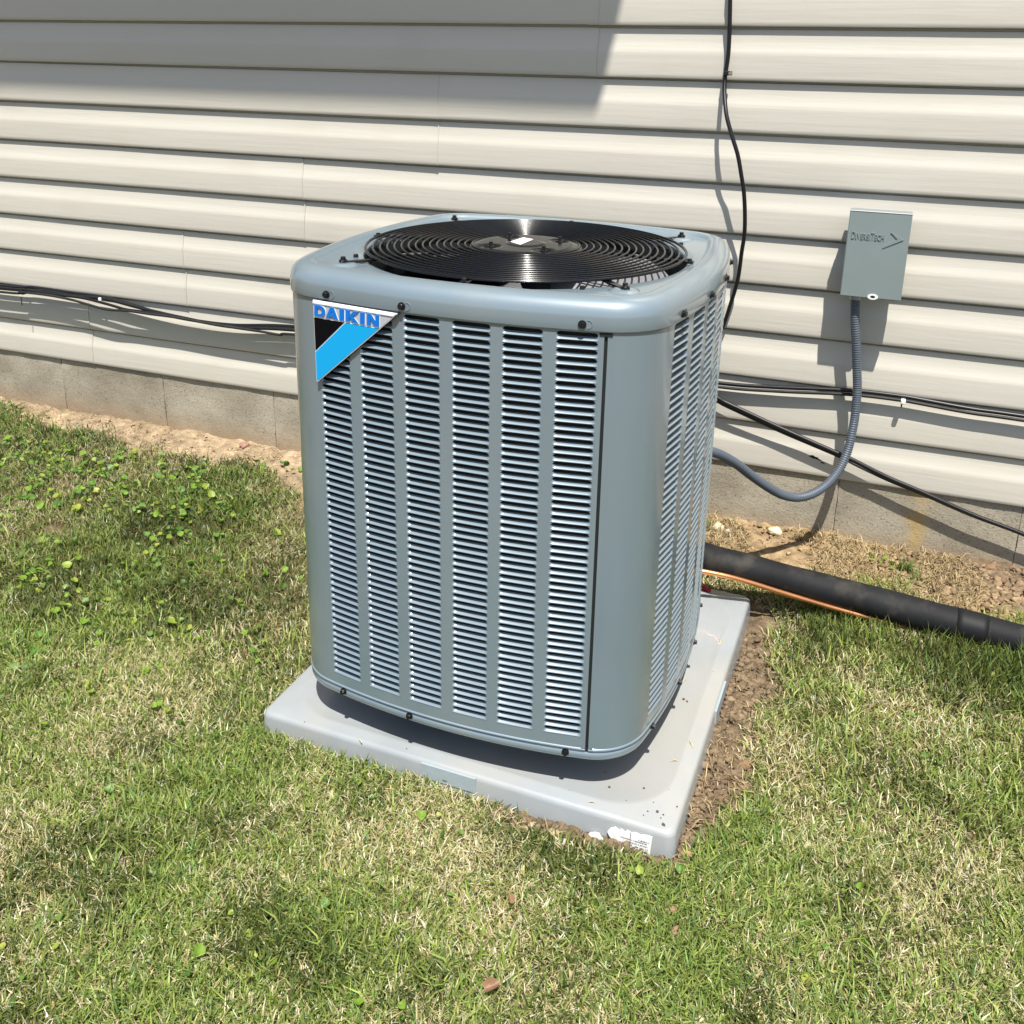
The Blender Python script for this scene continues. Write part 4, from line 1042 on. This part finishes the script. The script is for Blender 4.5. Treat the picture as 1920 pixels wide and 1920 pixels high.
STEM = tint_obj_mesh('stem', [(-.0006, -.0004, -.004), (.0006, -.0004, -.004), (0, .0006, -.004), (-.0005, -.0003, .016), (.0005, -.0003, .016), (0, .0005, .016)], [(0, 1, 4, 3), (1, 2, 5, 4), (2, 0, 3, 5)], M['leaf'], (.14, .20, .05))
WP = [[-2.223, 0.605], [-2.03, 0.529], [-2.087, 0.612], [-2.02, 0.565], [-1.94, 0.511], [-1.994, 0.601], [-1.917, 0.593], [-1.813, 0.503], [-1.764, 0.478], [-1.863, 0.607], [-1.714, 0.456], [-1.661, 0.407], [-1.745, 0.539], [-1.788, 0.591], [-1.716, 0.544], [-1.723, 0.579], [-1.613, 0.469], [-1.65, 0.527], [-1.553, 0.452], [-1.647, 0.441], [-1.638, 0.348], [-1.64, 0.307], [-1.726, 0.324], [-1.742, 0.291], [-1.805, 0.305], [-1.842, 0.373], [-1.945, 0.388], [-1.998, 0.351], [-1.863, 0.452], [-1.987, 0.476], [-1.461, 0.382], [-1.57, 0.629], [-1.6, 0.687], [-1.465, 0.56], [-1.442, 0.637], [-1.353, 0.593], [-1.324, 0.473], [-1.282, 0.483], [-1.25, 0.497], [-1.215, 0.472], [-1.14, 0.444], [-1.158, 0.4], [-1.196, 0.311], [-1.054, 0.364], [-1.337, 0.344], [-1.252, 0.264], [-1.228, 0.165], [-1.292, 0.229], [-1.644, 0.166], [-1.569, 0.086], [-1.456, 0.05], [-1.382, -0.004], [-1.384, 0.026], [-1.427, -0.083], [-1.422, -0.111], [-1.539, -0.017], [-1.792, 0.192], [-1.278, 0.049], [-1.174, -0.004], [-1.144, 0.094], [-1.053, 0.032], [-1.061, 0.128], [-1.023, 0.191], [-0.873, 0.175], [-0.849, 0.185], [-0.757, 0.158], [-0.869, 0.05], [-0.831, 0.019], [-0.814, 0.045], [-0.966, -0.054], [-0.899, -0.117], [-1.022, -0.155], [-1.163, -0.108], [-1.176, -0.122], [-1.118, -0.142], [-1.115, -0.201], [-1.214, -0.164], [-1.212, -0.198], [-0.811, -0.159], [-0.983, -0.229], [-0.936, -0.214], [-0.838, -0.313], [-0.688, -0.069], [-1.023, -0.277], [-1.002, -0.422], [-0.904, -0.403], [-0.639, -0.174], [-1.143, -0.341], [-1.125, -0.437], [-0.741, 0.209], [-0.882, 0.459], [-1.254, 0.754], [-1.145, 0.769], [-1.094, 0.535], [-0.949, 0.395], [-1.305, 0.421], [-1.983, 0.706], [-1.037, -0.227], [-0.684, -0.423], [-0.628, -0.411], [-0.883, -0.562], [-0.729, -0.422], [-0.614, -0.663], [-0.156, -0.472], [-0.018, -0.425], [-0.017, -0.488], [-0.526, -1.01], [-0.437, -0.991], [-0.093, -0.877], [-0.128, -0.885], [-0.157, -0.917], [0.129, -0.865], [0.079, -0.894], [0.106, -0.644], [0.044, -0.522], [0.878, 0.205], [0.941, 0.059], [0.727, -0.57], [0.794, -0.372], [0.423, -0.494], [0.486, -0.443], [0.746, -0.481], [-0.071, -0.739], [-0.484, -0.926], [-0.441, -1.069], [-0.219, -0.911], [-0.111, -0.91], [-0.177, -0.839]]
for _ in range(95):
    q = int(RNG.integers(0, 60)); WP.append([WP[q][0]+RNG.normal(0, .07), min(.70, WP[q][1]+RNG.normal(0, .05))])
# leaves that stand within 4 cm of each other belong to one plant
left = list(range(len(WP))); plants = []
while left:
    i = left.pop(0); g = [i]
    for j in left[:]:
        if math.hypot(WP[i][0]-WP[j][0], WP[i][1]-WP[j][1]) < .045: g.append(j); left.remove(j)
    plants.append(g)
for g in plants:
    px = float(np.mean([WP[i][0] for i in g])); py = float(np.mean([WP[i][1] for i in g])); gz0 = float(G(px, py))
    west = px < -.55 and py > -.5
    o = empty('weed_plant', (px, py, gz0))
    spots = [(WP[i][0]-px, WP[i][1]-py, 1.) for i in g]
    for _ in range(int(RNG.integers(1, 4)+2*(px < -1.2 and py > .2)) if west else 1):
        a = RNG.random()*6.28; q = .018+.03*RNG.random(); spots.append((q*math.cos(a), q*math.sin(a), .72))
    hues = []
    for (lx, ly, sc) in spots:
        sz = (.0145+.0105*RNG.random())*sc*(1 if west else .75); hgt = .014+.014*RNG.random(); k = int(RNG.choice(6, p=[.3, .22, .16, .14, .06, .12]))
        l = link('leaf', LM[k], o, (lx, ly, hgt), (RNG.normal(0, .42), RNG.normal(-.05, .42), RNG.random()*6.28)); l.scale = (sz*1.1, sz*1.1, sz*1.1)
        s_ = link('stem', STEM, o, (lx, ly, 0)); s_.scale = (1, 1, hgt/.016); hues.append(k)
    hue = ['bright green', 'mid green', 'yellow green', 'dark green', 'yellowish', 'soft green'][max(set(hues), key=hues.count)]
    cnt = {1: 'one leafed', 2: 'two leafed', 3: 'three leafed', 4: 'four leafed', 5: 'five leafed'}.get(len(hues), 'many leafed')
    if px > .3: zone = 'right of the pad' if py > -.4 else 'below the front pad corner'
    elif py < -.6: zone = 'at the bottom edge'
    elif px > -.3: zone = 'at the front pad edge'
    elif px > -.85 and py < -.3: zone = 'left of the pad corner'
    elif px > -1.0: zone = 'just left of the air conditioner'
    elif py > .42: zone = 'near the left sandy strip' if px > -1.7 else 'in the dense left patch by the wall'
    elif px > -1.45: zone = 'in the middle of the left lawn' if py > .1 else 'in the lower part of the left lawn'
    else: zone = 'at the left edge of the lawn'
    tag(o, cnt+' '+hue+' weed '+zone, 'weed', 'round leafed weeds in the lawn')
same = {}
for o in list(C.objects):
    if o.name.startswith('weed_plant') and o.parent is None: same.setdefault(o['label'], []).append(o)
ORD = ['first', 'second', 'third', 'fourth', 'fifth', 'sixth', 'seventh', 'eighth', 'ninth', 'tenth', 'eleventh', 'twelfth', 'thirteenth', 'fourteenth', 'fifteenth']
for lab, os_ in same.items():
    if len(os_) < 2: continue
    def seen_x(o): d = Vector(o.location)-Vector((CX, CY, CZ)); return d.dot(r_)/d.dot(fwd)
    for i, o in enumerate(sorted(os_, key=seen_x)): o['label'] = lab+', '+ORD[min(i, 14)]+' from left'
def tuft(x, y, n, hgt, label, cat, group=None, col=(.13, .22, .04)):
    o = tag(empty('grass_tuft', (x, y, float(G(x, y)))), label, cat, group); rr = np.random.default_rng(int(abs(x*1000)))
    xx = rr.normal(0, .012, n)+x; yy = rr.normal(0, .010, n)+y; c = np.array(col)*(.7+.6*rr.random((n, 1)))
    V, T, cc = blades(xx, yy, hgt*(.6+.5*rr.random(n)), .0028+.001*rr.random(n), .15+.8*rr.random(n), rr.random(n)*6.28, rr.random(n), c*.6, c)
    V = V-np.array((x, y, float(G(x, y)))); l = link('blades', big_mesh('blades', V, T, M['grass'], cc), o); l['kind'] = 'stuff'
tuft(.865, .800, 60, .055, 'green grass tuft on bare soil between the black pipe and wall', 'grass tuft')
tuft(.900, .770, 30, .045, 'sparse grass tuft just above the black pipe at right', 'grass tuft')
tuft(.300, .850, 26, .040, 'bright grass tuft beside the foundation just right of the unit', 'grass tuft', None, (.17, .30, .05))
for (x, y, n, lab) in ((-2.472, .840, 9, 'dark green sprout on the sandy strip at the left wall'), (.800, .800, 6, 'yellow green seedling left of the tuft behind the black pipe'), (-2.0, .745, 8, 'dark low weed at the edge of the sandy strip')):
    o = tag(empty('weed_plant', (x, y, float(G(x, y)))), lab, 'weed'); rr = np.random.default_rng(n)
    for i in range(n):
        a = 2.4*i; q = .008+.022*rr.random(); l = link('leaf', LM[3 if 'dark' in lab else 0], o, (q*math.cos(a), q*math.sin(a), .010+.012*rr.random()), (rr.normal(0, .3), -.2+rr.normal(0, .2), a)); v = .013+.008*rr.random(); l.scale = (v*1.3, v*.8, v)
# dead leaves
for (x, y, rz, sz, lab) in ((.238, -.796, .6, .021, 'curled brown dead leaf in the grass at the bottom'), (.225, -.628, 2.1, .013, 'small brown dead leaf in the grass below the pad')):
    V, F = leaf_mesh(11); m = tint_obj_mesh('dead_leaf', V, F, M['leaf'], (.30, .17, .10))
    o = link('dead_leaf', m, None, (x, y, float(G(x, y))+.022), (.3, -.25, rz)); o.scale = (sz*1.4, sz*1.1, sz*2); tag(o, lab, 'leaf')
